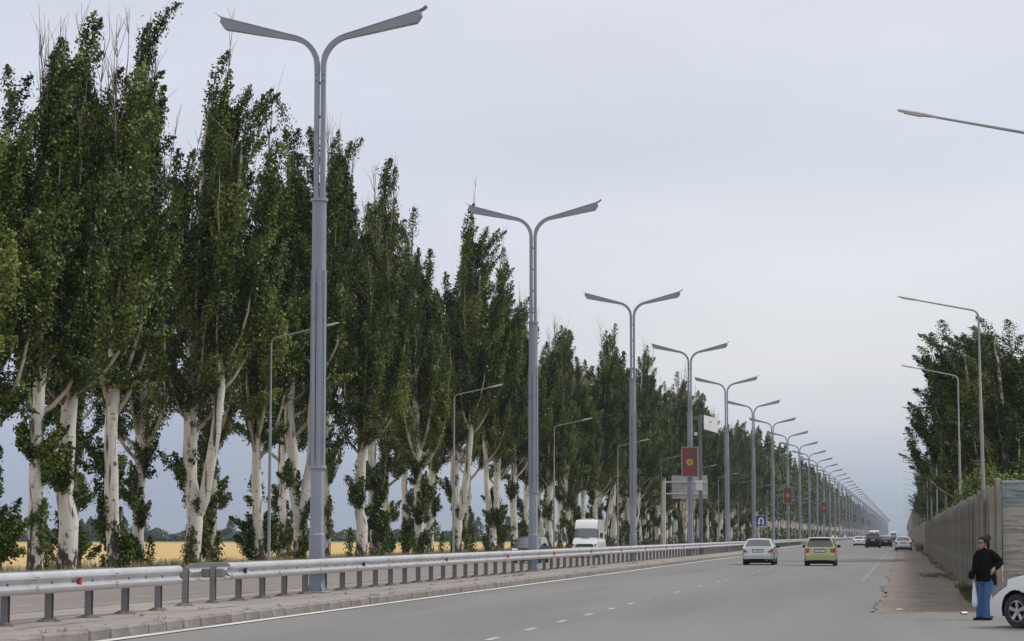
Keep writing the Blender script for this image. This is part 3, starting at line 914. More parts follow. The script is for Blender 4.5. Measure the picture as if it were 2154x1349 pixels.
    if dead:
        ps = []
        for i in range(dead):
            hi_ = [q_ for q_ in limbp if q_[0][-1, 2] > H * .70]; b = interp(hi_[rs.randint(len(hi_))][0], np.array([rs.uniform(.55, .9)]))[0]
            L = rs.uniform(3.0, 5.4); k = 7; t = np.linspace(0, 1, k)
            d = np.array([rs.normal(.03, .07), rs.normal(0, .07), 1])
            P_ = b + d * (t[:, None] * L) + np.cumsum(rs.normal(0, .035, (k, 3)), 0)
            ps.append((P_, .03 * (1 - t) + .007))
            for j in range(7):
                s = P_[rs.randint(2, k - 1)]; l2 = rs.uniform(.6, 1.6); d2 = np.array([rs.normal(0, .28), rs.normal(0, .28), 1]); 
                ps.append((np.array([s, s + d2 * l2 * .5, s + (d2 + rs.normal(0, .12, 3)) * l2]), np.array([.013, .009, .004])))
        V, Q = tubes_np(ps, 4); dd = np_mesh('dead_twigs', V, Q, TWIG)
    return dict(crown=crown, trunk=trunk, branches=branches, trunk_shoots=suck, dead_twigs=dd, H=H)

VAR = [
    gen_poplar(11, 19.5, dead=9, tufts=5, spread=1.7),
    gen_poplar(12, 20.5, dead=7, tufts=4, spread=1.9, r0=.36),
    gen_poplar(13, 21.5, fork=.35, dead=5, tufts=5, spread=2.1, r0=.38, limbs=22),
    gen_poplar(14, 21.0, dead=8, tufts=6, spread=1.8, lean=1.25),
    gen_poplar(15, 22.0, dead=3, tufts=4, spread=2.0, lean=.8, limbs=18),
    gen_poplar(16, 20.0, dead=0, tufts=5, spread=1.5, limbs=18, r0=.27),
    gen_poplar(17, 22.5, fork=2.9, dead=4, tufts=4, spread=2.1, r0=.35, limbs=22, lean=.9),
    gen_poplar(18, 21.0, dead=5, tufts=5, spread=2.2, lean=1.4, cb=6.6),
    gen_poplar(19, 20.0, dead=0, tufts=7, spread=1.6, lean=.5, limbs=18, r0=.28, cb=6.2),
]
TREES = 0
def poplar(v, x, y, top, label, group, rz=0.0, sxy=1.0, flip=1, z=-.2, dead=True):
    d = VAR[v]; r = empty('poplar_tree', (x, y, z), rz); s = (top - z) / d['H']
    r.scale = (sxy, sxy * flip, s)
    tag(r, label, 'tree', group)
    for k in ('trunk', 'branches', 'crown', 'trunk_shoots', 'dead_twigs'):
        if d[k] is None or (k == 'dead_twigs' and not dead): continue
        link(k, d[k], r)
    return r
GR = 'poplars of the row beyond the opposite carriageway'
T = [  # x, y, leafy top, variant, scale, label
    (-28.3, 71.6, 16.4, 5, 1.0, 'poplar cut by the left edge of the photo, in front'),
    (-28.5, 75.5, 18.4, 0, .95, 'slim poplar with many bare twigs on top, beside the left edge'),
    (-28.2, 77.4, 19.9, 1, 1.05, 'thick-trunked poplar with pale trunk and dark leafy sucker ball at its foot'),
    (-31.6, 88.1, 17.6, 4, .9, 'back poplar between the thick-trunked one and the tallest near one'),
    (-28.3, 83.2, 21.0, 3, 1.0, 'tallest of the near poplars, leafy plume touching the top of the photo'),
    (-31.4, 95.2, 18.2, 7, .9, 'back poplar with straight pale trunk right of the tallest near poplar'),
    (-28.3, 92.6, 20.8, 2, 1.0, 'forked white poplar rising behind the gap in the guard rail'),
    (-31.6, 106.5, 21.8, 8, 1.0, 'dark-footed poplar close behind the forked one'),
    (-28.4, 103.5, 17.0, 5, 1.05, 'poplar with leafy trunk just left of the slim single-arm lamp'),
    (-31.6, 119.0, 18.8, 4, .95, 'back poplar right behind the slim single-arm lamp'),
    (-28.3, 109.8, 22.4, 6, 1.0, 'poplar standing directly left of the nearest double lamp post'),
    (-31.6, 128.5, 24.3, 0, .9, 'poplar whose top shows just right of the nearest double lamp'),
    (-28.3, 122.4, 19.6, 1, .95, 'white poplar first right of the open sky gap beside the nearest lamp'),
    (-28.3, 126.4, 22.2, 3, 1.0, 'white poplar second right of the open sky gap, with leafy ball on trunk'),
    (-31.6, 144.5, 19.0, 8, .95, 'leafy back poplar behind the pair right of the sky gap'),
    (-31.8, 151.0, 18.0, 5, 1.0, 'slim back poplar with foliage reaching low, left of the second side lamp'),
    (-28.4, 138.6, 20.9, 7, 1.0, 'poplar halfway between the sky gap pair and the second side lamp'),
    (-31.6, 158.0, 18.6, 1, .9, 'thin leaning white back poplar left of the second side lamp'),
    (-28.3, 150.0, 22.3, 2, 1.0, 'big white poplar just right of the second side lamp'),
    (-31.6, 172.3, 20.5, 4, .95, 'poplar close behind the big white one by the second side lamp'),
    (-28.4, 163.5, 21.5, 6, .9, 'poplar whose rounded top stands left of the second double lamp'),
    (-31.6, 186.3, 18.6, 3, .95, 'back poplar left of the second double lamp'),
    (-28.3, 173.8, 19.0, 0, .95, 'shorter poplar close to the left side of the second double lamp'),
    (-31.6, 199.0, 18.2, 5, 1.0, 'poplar hidden partly by the second double lamp post'),
    (-28.4, 190.6, 18.4, 1, .9, 'shorter poplar first right of the second double lamp'),
    (-31.6, 218.8, 21.2, 0, 1.0, 'poplar with bare brown twigs above its top, right of the second double lamp'),
    (-28.3, 201.7, 18.8, 8, .9, 'poplar behind the third side lamp, left of the white van'),
    (-28.3, 219.2, 20.1, 7, 1.0, 'lone white trunk poplar standing above the white van'),
    (-31.4, 206.0, 18.0, 2, 1.0, 'poplar behind the second double lamp, filling the row towards the van'),
    (-28.5, 211.5, 17.2, 3, .9, 'slim poplar just left of the lone white trunk above the van'),
    (-31.5, 229.0, 18.4, 1, 1.05, 'back poplar showing between the van and the second side lamp behind it'),
    (-31.6, 240.0, 19.0, 6, 1.0, 'back poplar filling the row right behind the white van'),
    (-31.6, 259.0, 21.4, 4, 1.0, 'back poplar right of the white van, left of the third double lamp'),
]
rt = random.Random(99)
for i, (x, y, top, v, s, lb) in enumerate(T):
    poplar(v, x, y, top * 1.035, lb, GR, rt.choice((-1.5, -.9, -.3, .3, .9, 1.5, 2.6)) + rt.uniform(-.25, .25) if i != 6 else .1, s, 1 if i % 2 else -1)
y = 227.0; i = 0
while y < 470:
    for X, dx in ((-28.3, 0), (-31.6, 3.0)):
        if X > -30 and y < 226: continue
        if X < -30 and y + dx < 262: continue
        poplar(rt.choice([0, 1, 2, 3, 4, 6, 7, 8]), X + rt.uniform(-.5, .5), y + dx + rt.uniform(-1, 1), rt.choice((16.5, 18, 19.5, 20.5, 21.5, 22.5)) + rt.uniform(-.6, .6),
               'one of the white-trunked poplars packed in the hazy far part of the left row', GR, rt.uniform(-1.8, 1.8), rt.uniform(.9, 1.1), rt.choice((1, -1)), dead=rt.random() < .35)
    y += rt.uniform(4.0, 6.5); i += 1

# far rows: one mass
def far_row(name, label, xs, y0, y1, step, hr, seed, leafn=420, size=.32):
    rs = np.random.RandomState(seed); CC = []; NN = []; TT = []; st = []
    y = y0
    while y < y1:
        for X in xs:
            H = rs.uniform(*hr); x = X + rs.uniform(-.6, .6); yy = y + rs.uniform(-1.5, 1.5)
            n = int(leafn * (1.0 if y < 900 else .55 if y < 1600 else .3))
            u = rs.beta(1.25, 1.3, n); az = rs.uniform(0, 2 * PI, n)
            lump = 1 + .35 * np.sin(u * 17 + az * 2 + rs.rand() * 6)
            r_ = 2.0 * np.sin(np.clip(u * .9 + .1, 0, 1) * PI) ** .6 * lump * np.sqrt(rs.uniform(.35, 1, n)) * (1 - .35 * u)
            z = 5.0 + u * (H - 5.0) + rs.normal(0, .25, n)
            c = np.stack([x + r_ * np.cos(az) + .8 * u, yy + r_ * np.sin(az), z], 1)
            CC.append(c); NN.append(np.stack([np.cos(az), np.sin(az), .5 + 0 * az], 1) + rs.normal(0, .6, (n, 3)))
            TT.append(np.clip(.4 + rs.normal(0, .05) + rs.normal(0, .15, n), 0, .9))
            st.append((np.array([[x, yy, -.3], [x + .1, yy, 4], [x + .4, yy, 9]]), np.array([.36, .28, .16])))
            m_ = n // 7
            CC.append(np.stack([x + rs.normal(0, .45, m_), yy + rs.normal(0, .45, m_), rs.uniform(.2, 3.2, m_)], 1)); NN.append(rs.normal(0, 1, (m_, 3)) + [0, 0, .4]); TT.append(np.clip(rs.normal(.42, .15, m_), 0, .9))
        y += step * (1 if y < 900 else 1.6 if y < 1600 else 3) * rs.uniform(.8, 1.2)
    V, Q = leaf_quads(np.concatenate(CC), np.concatenate(NN), rs, size, size * .85)
    r = empty(name, (0, 0, 0)); tag(r, label, 'trees', kind='stuff')
    tag(link('foliage', np_mesh('foliage', V, Q, POPLAR, np.concatenate(TT)), r), kind='stuff')
    V, Q = tubes_np(st, 6); tag(link('trunks', np_mesh('trunks', V, Q, BARK, smooth=True), r), kind='stuff')
far_row('far_poplar_row', 'left poplar row melting into one hazy wall of trees towards the vanishing point', (-28.3, -31.8), 472, 3300, 5.2, (16, 23.5), 5)
far_row('far_tree_row', 'right row of trees behind the fence fading into haze', (5.6, 9.2), 430, 2600, 5.5, (12.5, 17), 6)

# right-hand trees behind the fence
GQ = 'dark poplars behind the fence'
for x, y, top, v, s, lb in [
    (6.3, 151, 15.4, 2, 1.15, 'big dark poplar with pale forked trunk behind the concrete wall'),
    (4.2, 153, 15.4, 7, 1.25, 'dark poplar whose crown forms the left edge of the big clump behind the fence'),
    (5.0, 160, 15.6, 4, 1.25, 'dark poplar just behind the left edge of the big clump'),
    (8.2, 152, 15.5, 6, 1.2, 'dark poplar right beside the big forked one above the concrete wall'),
    (9.9, 156, 15.6, 1, 1.2, 'dark poplar at the right edge of the photo above the concrete wall'),
    (7.2, 162, 15.8, 3, 1.25, 'dark poplar filling in behind the big forked one')]:
    poplar(v, x, y, top, lb, GQ, PI + rt.uniform(-.4, .4), s, dead=False)
y = 188; i = 0
while y < 425:
    for X in ((6.3, 9.3) if y < 300 else (5.5, 8.8)):
        poplar(rt.choice([1, 2, 3, 4, 6, 7]), X + rt.uniform(-.4, .4), y + rt.uniform(-1.5, 1.5), (8.8 + (y - 188) * .024) * rt.uniform(.90, 1.06),
               'one of the hazy poplars farther along behind the fence', GQ, PI + rt.uniform(-.6, .6), rt.uniform(.95, 1.15), dead=False)
    y += rt.uniform(6, 11)

# light green willow bushes behind the fence
def gen_bush(seed, H, W, n_sh):
    rs = np.random.RandomState(seed); C = []; N = []; TN = []; st = []
    for i in range(n_sh):
        az = rs.uniform(0, 2 * PI); r_ = W * math.sqrt(rs.rand()); h = H * (1 - .42 * (r_ / W) ** 2) * rs.uniform(.72, 1.05)
        k = 6; t = np.linspace(0, 1, k)
        P = np.stack([math.cos(az) * r_ * t ** .7 + .5 * t ** 2, math.sin(az) * r_ * t ** .7, h * (t - .12 * t ** 4)], 1)
        st.append((P, .035 * (1 - t) + .005))
        n = 330; u = rs.uniform(.25, 1, n); b = interp(P, u)
        off = rs.normal(0, .2, (n, 3)); C.append(b + off); N.append(off * 3 + rs.normal(0, .7, (n, 3)) + [0, 0, .5])
        TN.append(np.clip(.45 + rs.normal(0, .12) + rs.normal(0, .15, n), 0, 1))
    V, Q = leaf_quads(np.concatenate(C), np.concatenate(N), rs, .10, .035)
    Vt, Qt = tubes_np(st, 5)
    return np_mesh('crown', V, Q, WILLOW, np.concatenate(TN)), np_mesh('stems', Vt, Qt, BRANCH)
B1 = gen_bush(3, 5.2, 1.7, 70); B2 = gen_bush(4, 4.4, 1.5, 60)
for (x, y, b, s, lb) in [(3.7, 108, B1, 1.0, 'bright green willow bush behind the fence between the second and third lamps'),
                         (4.7, 101, B2, 1.1, 'low bright green bush beside the tall lamp above the fence'),
                         (4.1, 172, B1, 1.05, 'green bush behind the fence past the big dark poplars'),
                         (4.1, 200, B2, 1.25, 'green bush behind the fence, next past the dark poplars'),
                         (4.2, 236, B1, 1.2, 'farthest green bush showing above the fence')]:
    r = empty('willow_bush', (x, y, 0), x * 3); r.scale = (s, s, s); tag(r, lb, 'bush', 'green bushes behind the fence')
    link('stems', b[1], r); link('crown', b[0], r)

# far treeline beyond the field
rs = np.random.RandomState(8); C = []; N = []; TN = []
x = -420.0
while x < -40:
    big = rs.rand() < .18 or -305 < x < -285
    h = rs.uniform(7, 9.5) if big else rs.uniform(3.0, 5.4); wd = rs.uniform(2.5, 4) * (1.0 if big else 1.3)
    n = 420; u = rs.beta(1.3, 1.3, n); az = rs.uniform(0, 2 * PI, n)
    r_ = wd * np.sin(u * PI * .85 + .35) * np.sqrt(rs.uniform(.3, 1, n)) * (.6 if big else 1) * (1 + .3 * np.sin(az * 3 + u * 9))
    c = np.stack([x + r_ * np.cos(az), 835 + rs.uniform(-6, 6) + r_ * np.sin(az), -1.2 + u * h], 1)
    C.append(c); N.append(np.stack([np.cos(az), np.sin(az), .7 + 0 * az], 1) + rs.normal(0, .5, (n, 3))); TN.append(np.clip(rs.normal(.45, .18, n) + rs.normal(0, .12), 0, 1))
    x += rs.uniform(1.2, 2.8)
V, Q = leaf_quads(np.concatenate(C), np.concatenate(N), rs, .42, .36)
tag(link('treeline', np_mesh('treeline', V, Q, HEDGE, np.concatenate(TN))), 'distant hazy treeline along the far edge of the golden field', 'trees', kind='stuff')

#==REST==
# ------------------------------------------------------------------ corrugated fence
fence_m = M('weathered_sheet', (.185, .162, .130), (.24, .213, .175), scale=.9, rough=.75, metal=.15, spec=.3, stretch=(1, 1, .25), rnd=.30, detail=7,
            c3=(.115, .085, .065), c3scale=1.3, c3lo=.60, c3hi=.75)
rust_m = M('rusty_sheet', (.105, .075, .058), (.15, .115, .09), scale=1.1, rough=.85, spec=.2, stretch=(1, 1, .3), detail=7)
fpost_m = M('fence_post_paint', (.30, .285, .245), (.20, .185, .16), scale=4, rough=.8, stretch=(1, 1, .4))
SW = 1.14
def sheet_mesh(seed, mat):
    r_ = random.Random(seed); mb = MB(); pr = []
    nw = 6; per = SW / nw
    for k in range(nw):
        y0_ = k * per
        pr += [(0, y0_), (0, y0_ + per * .36), (.048, y0_ + per * .50), (.048, y0_ + per * .86)]
    pr.append((0, SW))
    tops = 2.62 + r_.uniform(-.05, .06); sl = r_.uniform(-.03, .03)
    V = []; n = len(pr)
    for zz in (0, .9, 1.8, 1.0):
        for a, b in pr:
            top = tops + sl * b
            z_ = {0: .02, .9: .9, 1.8: 1.8}.get(zz, top)
            V.append((-a + r_.uniform(-.004, .004), b, z_))
    Fq = [(q * n + i, q * n + i + 1, (q + 1) * n + i + 1, (q + 1) * n + i) for q in range(3) for i in range(n - 1)]
    return mb.add(V, Fq).mesh('sheet', mat)
SH = [sheet_mesh(40 + k, fence_m) for k in range(6)]; SHR = [sheet_mesh(60 + k, rust_m) for k in range(2)]
FX = 2.0; FY = 52.3
fence = empty('fence', (FX, FY, 0)); tag(fence, 'tall weathered corrugated sheet fence running along the shoulder', 'fence')
fpost = MB(); fpost.bbox((0, 0, 1.38), (.08, .08, 2.76), .012); fpost_me = fpost.mesh('post', fpost_m)
rf_ = random.Random(12)
for i in range(150):
    me = SHR[i % 2] if i in (13, 14, 30, 31, 47) else SH[rf_.randrange(6)]
    o = link('sheet', me, fence, (rf_.uniform(-.03, .03), i * (SW - .02), rf_.uniform(-.03, .03)))
    o.rotation_euler = (rf_.uniform(-.008, .008), rf_.uniform(-.012, .012), 0); o.scale.z = rf_.uniform(.95, 1.045)
    if i % 3 == 2 and i < 100:
        link('post', fpost_me, fence, (-.085, i * (SW - .02) + .3, rf_.uniform(-.05, .02)))
mb = MB(); y = 150 * (SW - .02)
while y < 900:
    h = 2.62 + rf_.uniform(-.09, .09); mb.box((0, y + .55, h / 2), (.03, 1.1, h)); y += 1.12
tag(mb.build('far_sheets', fence_m, fence), kind='stuff')
# loose leaning planks at the fence corner
for k, (x, yy, h, ln, wd) in enumerate([(2.03, 52.08, 2.66, .012, .12), (2.14, 52.02, 2.70, -.006, .11)]):
    mb = MB(); mb.bbox((0, 0, h / 2), (wd, .03, h), .006)
    o = mb.build('fence_plank', fpost_m); o.location = (x - .12, yy, .0); o.rotation_euler = (0, -ln, 0)
    tag(o, ['grey upright plank closing the end of the sheet fence', 'pale plank leaning against the edge of the concrete wall'][k], 'plank', 'planks at the fence corner')

# ------------------------------------------------------------------ precast concrete wall
conc = M('panel_concrete', (.33, .31, .265), (.42, .395, .34), scale=2.2, rough=.9, spec=.2, bump=.3, bscale=25, rnd=.06, detail=7)
conc_b = M('bluish_panel_concrete', (.23, .275, .28), (.30, .345, .345), scale=2.2, rough=.9, spec=.2, bump=.3, bscale=25)
def panel_mesh(seed, mat, W=2.0, Hh=.555):
    rs = np.random.RandomState(seed); nx, nz = 90, 36
    X, Z = np.meshgrid(np.linspace(0, W, nx), np.linspace(0, Hh, nz), indexing='ij')
    h = np.zeros_like(X)
    for k in range(26):            # overlapping rough stone courses
        zc = rs.uniform(.02, Hh); x0 = rs.uniform(-.2, W); L = rs.uniform(.25, .7)
        wv = zc + .012 * np.sin(X * rs.uniform(6, 14) + rs.rand() * 6)
        m_ = (X > x0) & (X < x0 + L)
        d = Z - wv
        h += np.where(m_ & (d < 0) & (d > -.07), .030 * (1 + d / .07), 0)
    h += rs.normal(0, .0018, h.shape)
    ed = np.minimum.reduce([X, W - X, Z, Hh - Z]); h *= np.clip(ed / .03, 0, 1); h = np.minimum(h, .055)
    V = np.stack([X, -.02 - h, Z], -1).reshape(-1, 3)
    i = np.arange(nx - 1)[:, None] * nz; j = np.arange(nz - 1)[None, :]
    Q = np.stack([i + j, i + nz + j, i + nz + j + 1, i + j + 1], -1).reshape(-1, 4)
    # back and rim
    o = len(V); B = np.array([[0, -.02, 0], [W, -.02, 0], [W, -.02, Hh], [0, -.02, Hh], [0, .03, 0], [W, .03, 0], [W, .03, Hh], [0, .03, Hh]])
    Q2 = np.array([[0, 1, 5, 4], [1, 2, 6, 5], [2, 3, 7, 6], [3, 0, 4, 7], [4, 5, 6, 7]]) + o
    return np_mesh('panel', np.concatenate([V, B]), np.concatenate([Q, Q2]), mat)
PN = [panel_mesh(70 + k, conc) for k in range(3)]; PB = [panel_mesh(80, conc_b)]
wall = empty('concrete_wall', (2.06, 52.2, 0)); tag(wall, 'grey precast concrete panel wall with rough stone pattern beside the white car', 'wall')
for cx in range(3):
    for cz in range(5):
        me = PB[0] if cz == 4 else PN[(cx + cz) % 3]
        link('panel', me, wall, (.05 + cx * 2.1, (cz % 2) * .012, .01 + cz * .562))
    mb = MB(); mb.bbox((cx * 2.1 - (0 if cx else .02), .06, 1.43), (.10, .10, 2.86), .015); mb.build('wall_post', conc, wall)

# ------------------------------------------------------------------ signs and camera pole
white_m = M('white_sign_paint', (.70, .70, .68), (.60, .60, .58), scale=2, rough=.6)
back_m = M('sign_back_grey', (.52, .53, .55), (.45, .46, .48), scale=2, rough=.6, metal=.2)
blue_m = M('sign_blue', (.012, .055, .30), rough=.45)
wsym = M('sign_white', (.80, .80, .80), rough=.5)
t = empty('gantry_sign', (-25.35, 255, 0)); tag(t, 'white cantilever road sign seen from its grey back, beside the camera pole', 'road sign')
MB().bbox((0, 0, 3.85), (.34, .28, 7.7), .03).build('post', white_m, t)
MB().bbox((2.35, 0, 7.30), (4.4, .16, .16), .02).build('beam', white_m, t)
MB().bbox((2.35, 0, 6.05), (4.4, .16, .16), .02).build('beam', white_m, t)
mb = MB(); mb.box((2.75, .16, 6.75), (3.85, .06, 2.5)); brd = mb.build('sign_board', back_m, t)
for xx in (1.6, 4.3): MB().box((xx, .08, 6.67), (.07, .07, 1.2)).build('brace', white_m, brd)
MB().box((2.75, .085, 6.67), (3.6, .05, .05)).build('brace', white_m, brd)
t = empty('u_turn_sign', (-14.5, LY + LS * 5 + 3.0, ZM)); tag(t, 'blue square U-turn sign with white arrow peeking from behind a lamp post', 'road sign')
MB().tube([(0, 0.04, 0), (0, .04, 3.5)], .035, 8).build('post', pole_m, t, True)
bd = MB(); bd.bbox((0, 0, 2.92), (1.12, .02, 1.12), .006); bd = bd.build('sign_board', blue_m, t)
sy = MB(); V = []; Fq = []; yy = -.0135
pts_o = [(.30, 2.50)] + [(.02 + .28 * math.cos(a), 3.0 + .28 * math.sin(a)) for a in [PI * k / 12 for k in range(13)]] + [(-.26, 2.74)]
pts_i = [(.14, 2.50)] + [(.02 + .12 * math.cos(a), 3.0 + .12 * math.sin(a)) for a in [PI * k / 12 for k in range(13)]] + [(-.10, 2.74)]
for a, b in zip(pts_o, pts_i): V += [(a[0], yy, a[1]), (b[0], yy, b[1])]
Fq = [(2 * k, 2 * k + 1, 2 * k + 3, 2 * k + 2) for k in range(len(pts_o) - 1)]
o_ = len(V); V += [(-.40, yy, 2.76), (.04, yy, 2.76), (-.18, yy, 2.48)]; Fq.append((o_, o_ + 1, o_ + 2))
sy.add(V, Fq); sy.build('arrow_symbol', wsym, bd)
bw = MB()
for c, d in (((0, 3.455), (1.08, .025)), ((0, 2.385), (1.08, .025)), ((-.535, 2.92), (.025, 1.045)), ((.535, 2.92), (.025, 1.045))):
    bw.box((c[0], -.0125, c[1]), (d[0], .005, d[1]))
bw.build('border', wsym, bd)
t = empty('camera_pole', (-14.9, 177.5, ZM)); tag(t, 'grey traffic camera pole with solar panel and white box next to the red banner lamp', 'camera pole')
cp = M('camera_pole_grey', (.135, .14, .15), (.17, .175, .18), scale=1, rough=.6)
MB().bbox((0, 0, 5.2), (.26, .26, 10.4), .03).build('pole', cp, t)
MB().bbox((-.25, 0, 10.2), (.5, .10, .22), .02).build('bracket', cp, t)
sp_ = MB(); sp_.box((0, 0, 0), (1.15, .04, 1.3)); sp_ = sp_.build('solar_panel', M('panel_back_white', (.46, .46, .45), (.38, .38, .37), scale=2, rough=.5), t)
sp_.location = (.80, -.05, 9.75); sp_.rotation_euler = (R(-30), R(14), R(28))
for zz, dx_ in ((9.2, .5), (10.1, .5)): MB().tube([(.1, 0, zz), (dx_ + .35, -.02, zz + (.35 if zz < 9.5 else -.2))], .025, 6).build('strut', cp, t)
MB().bbox((-.30, -.3, 9.0), (.22, .42, .26), .03).build('camera_housing', white_m, t)
MB().bbox((-.10, -.26, 5.15), (.46, .24, .74), .03).build('control_box', white_m, t)
MB().tube([(-.3, -.1, 9.0), (-.12, 0, 8.6)], .03, 6).build('camera_arm', cp, t)

# ------------------------------------------------------------------ vehicles
def paint(name, c, rough=.28, metal=.0, coat=.6):
    return M(name, c, rough=rough, metal=metal, coat=coat, spec=.5)
silver = paint('silver_paint', (.50, .50, .51), .34, .55)
lime = paint('lime_paint', (.42, .42, .17), .34, .2)
white_p = paint('white_paint', (.74, .75, .76), .3)
black_p = M('black_paint', (.005, .0055, .007), rough=.5, spec=.25)
navy_p = paint('dark_blue_grey_paint', (.045, .05, .07), .3, .2)
glass_m = M('tinted_glass', (.055, .060, .068), rough=.10, spec=.8)
glass_l = M('windscreen_glass', (.11, .13, .15), rough=.12, spec=.9)
tail_m = M('tail_light', (.24, .008, .014), rough=.18, coat=.5)
headl_m = M('headlight_glass', (.55, .57, .60), rough=.15, metal=.3, coat=.6)
tyre_m = M('tyre', (.018, .018, .018), (.03, .03, .03), scale=9, rough=.85)
rim_m = M('alloy_rim', (.45, .45, .46), rough=.32, metal=.75)
under_m = M('underbody', (.008, .008, .008), rough=.9)
plate_m = M('number_plate', (.68, .69, .70), rough=.5)
ink_m = M('plate_ink', (.02, .02, .025), rough=.6)

def text_mesh(body, size, mat):
    cu = bpy.data.curves.new('txt', 'FONT'); cu.body = body; cu.size = size; cu.align_x = 'CENTER'; cu.align_y = 'CENTER'; cu.resolution_u = 2
    ob = bpy.data.objects.new('txt', cu); COL.objects.link(ob)
    dg = bpy.context.evaluated_depsgraph_get(); me = bpy.data.meshes.new_from_object(ob.evaluated_get(dg))
    bpy.data.objects.remove(ob); bpy.data.curves.remove(cu)
    me.materials.clear(); me.materials.append(mat); me.name = 'plate_text'
    return me

def catmull(pts, n):
    P = np.array(pts, float); d = np.r_[0, np.cumsum(np.linalg.norm(np.diff(P, axis=0), axis=1))]
    t = np.linspace(0, d[-1], n)
    return np.stack([np.interp(t, d, P[:, 0]), np.interp(t, d, P[:, 1])], 1)

def car_shell(root, top, W, belt, roof, roofW, cls, mats, n=120, ns=26, ntp=16, bottom=.22, crown=.03, d0=.55, rnd_=.14, wheels=(), Ra=.36, parts=None):
    P = catmull(top, n); L = top[-1][0]
    for _ in range(2): P[1:-1] = P[:-2] * .2 + P[1:-1] * .6 + P[2:] * .2
    P[0] = top[0]; P[-1] = top[-1]
    P[:, 0] += np.arange(n) * 1e-5
    def hw(y, z):
        d = min(y, L - y); k = max(0, 1 - d / d0); pl = 1 - rnd_ * k ** 2.2
        w0 = W * (1 - .05 * ((z - .62) / .45) ** 2) * pl if z < belt else None
        if z >= belt:
            wb = W * (1 - .05 * ((belt - .62) / .45) ** 2) * pl
            f = (z - belt) / max(.01, roof - belt)
            return wb + (min(roofW, wb) - wb) * (f ** .9) - .03 * max(0, f - .85)
        return w0
    rings = []; kinds = []
    for y, zt in P:
        zb = bottom if (y > .0) else bottom
        zb = min(zb, zt - .005); c = min(crown, (zt - zb) * .3)
        half = []
        for j in range(ns + 1):
            z = zb + (zt - c - zb) * j / ns; half.append((hw(y, z), z))
        he = half[-1][0]
        for k in range(1, ntp + 1):
            x = he * (1 - k / ntp); half.append((x, zt - c * (x / he) ** 3))
        rings.append([(x, y, z) for x, z in half] + [(-x, y, z) for x, z in half[-2::-1]])
    m_ = len(rings[0]); A = np.array(rings).reshape(-1, 3)
    groups = {}
    for i in range(n - 1):
        for j in range(m_ - 1):
            q = (i * m_ + j, i * m_ + j + 1, (i + 1) * m_ + j + 1, (i + 1) * m_ + j)
            c = A[list(q)].mean(0)
            is_top = ns <= j < m_ - 1 - ns
            if not is_top:
                hit = False
                for yw, zw in wheels:
                    if (c[1] - yw) ** 2 + (c[2] - zw) ** 2 < Ra * Ra: hit = True
                if hit: continue
            nm = cls(abs(c[0]), c[1], c[2], is_top)
            if nm: groups.setdefault(nm, []).append(q)
    out_ = {}
    for nm, qs in groups.items():
        base = nm.rstrip('0123456789')
        sets = [qs]
        if base in ('tail_light', 'headlight', 'side_window', 'fog_light', 'side_glass'):
            sets = [[q for q in qs if A[list(q)].mean(0)[0] > 0], [q for q in qs if A[list(q)].mean(0)[0] <= 0]]
        for s in sets:
            if not s: continue
            qa = np.array(s); u, inv = np.unique(qa, return_inverse=True)
            me = np_mesh(base, A[u], inv.reshape(-1, 4), mats[base]); smooth_mesh(me, 50)
            out_[base] = link(base, me, root)
    return out_

def add_wheel(root, x, y, r, wd=.20, spokes=5, detail=True):
    sg = 1 if x > 0 else -1
    prof = [(r * .62, -wd / 2), (r * .93, -wd / 2), (r * .985, -wd * .38), (r, -wd * .25), (r, wd * .25), (r * .985, wd * .38), (r * .93, wd / 2), (r * .62, wd / 2)]
    wz = r
    w_ = empty('wheel', (x, y, wz)); w_.parent = root
    MB().lathe(prof, 32, 'X').build('tyre', tyre_m, w_, True, 40)
    mb = MB(); mb.lathe([(r * .64, -wd * .42), (r * .64, wd * .42), (r * .58, wd * .40), (r * .56, wd * .1), (0.01, wd * .06)] if sg > 0 else [(r * .64, wd * .42), (r * .64, -wd * .42), (r * .58, -wd * .40), (r * .56, -wd * .1), (0.01, -wd * .06)], 32, 'X')
    mb.build('rim_barrel', under_m if detail else rim_m, w_, True, 40)
    if detail:
        mb = MB(); mb.lathe([(r * .655, sg * wd * .40), (r * .655, sg * wd * .45), (r * .57, sg * wd * .47), (r * .56, sg * wd * .36)], 32, 'X')
        for k in range(spokes):
            a = 2 * PI * k / spokes + .3; ca, sa = math.cos(a), math.sin(a)
            poly = [(r * .10, -r * .085), (r * .58, -r * .12), (r * .60, 0), (r * .58, r * .12), (r * .10, r * .085)]
            o_ = len(mb.v)
            for xx in (sg * wd * .30, sg * wd * .46):
                for u, v in poly: mb.v.append((xx - (sg * .015 if u < r * .2 else 0), u * ca - v * sa, u * sa + v * ca))
            mb.f.append(tuple(range(o_ + 5, o_ + 10))); mb.f.append(tuple(range(o_ + 4, o_ - 1, -1)))
            for q in range(5): mb.f.append((o_ + q, o_ + (q + 1) % 5, o_ + 5 + (q + 1) % 5, o_ + 5 + q))
        mb.lathe([(r * .16, sg * wd * .30), (r * .16, sg * wd * .44), (.005, sg * wd * .45)], 16, 'X')
        mb.build('rim', rim_m, w_, True, 30)
    return w_

def mirrors(root, W, y, z, mat):
    for sg in (1, -1):
        mb = MB(); mb.tube([(sg * (W - .10), y, z - .05), (sg * (W + .05), y, z)], .03, 6)
        P = [(sg * (W + .02), y - .02, z), (sg * (W + .06), y - .02, z), (sg * (W + .18), y - .01, z + .005), (sg * (W + .21), y, z)]
        mb.tube(P, [.05, .085, .075, .03], 10, True, [.05, .10, .09, .03], up=(0, 0, 1)); mb.build('mirror', mat, root, True, 60)

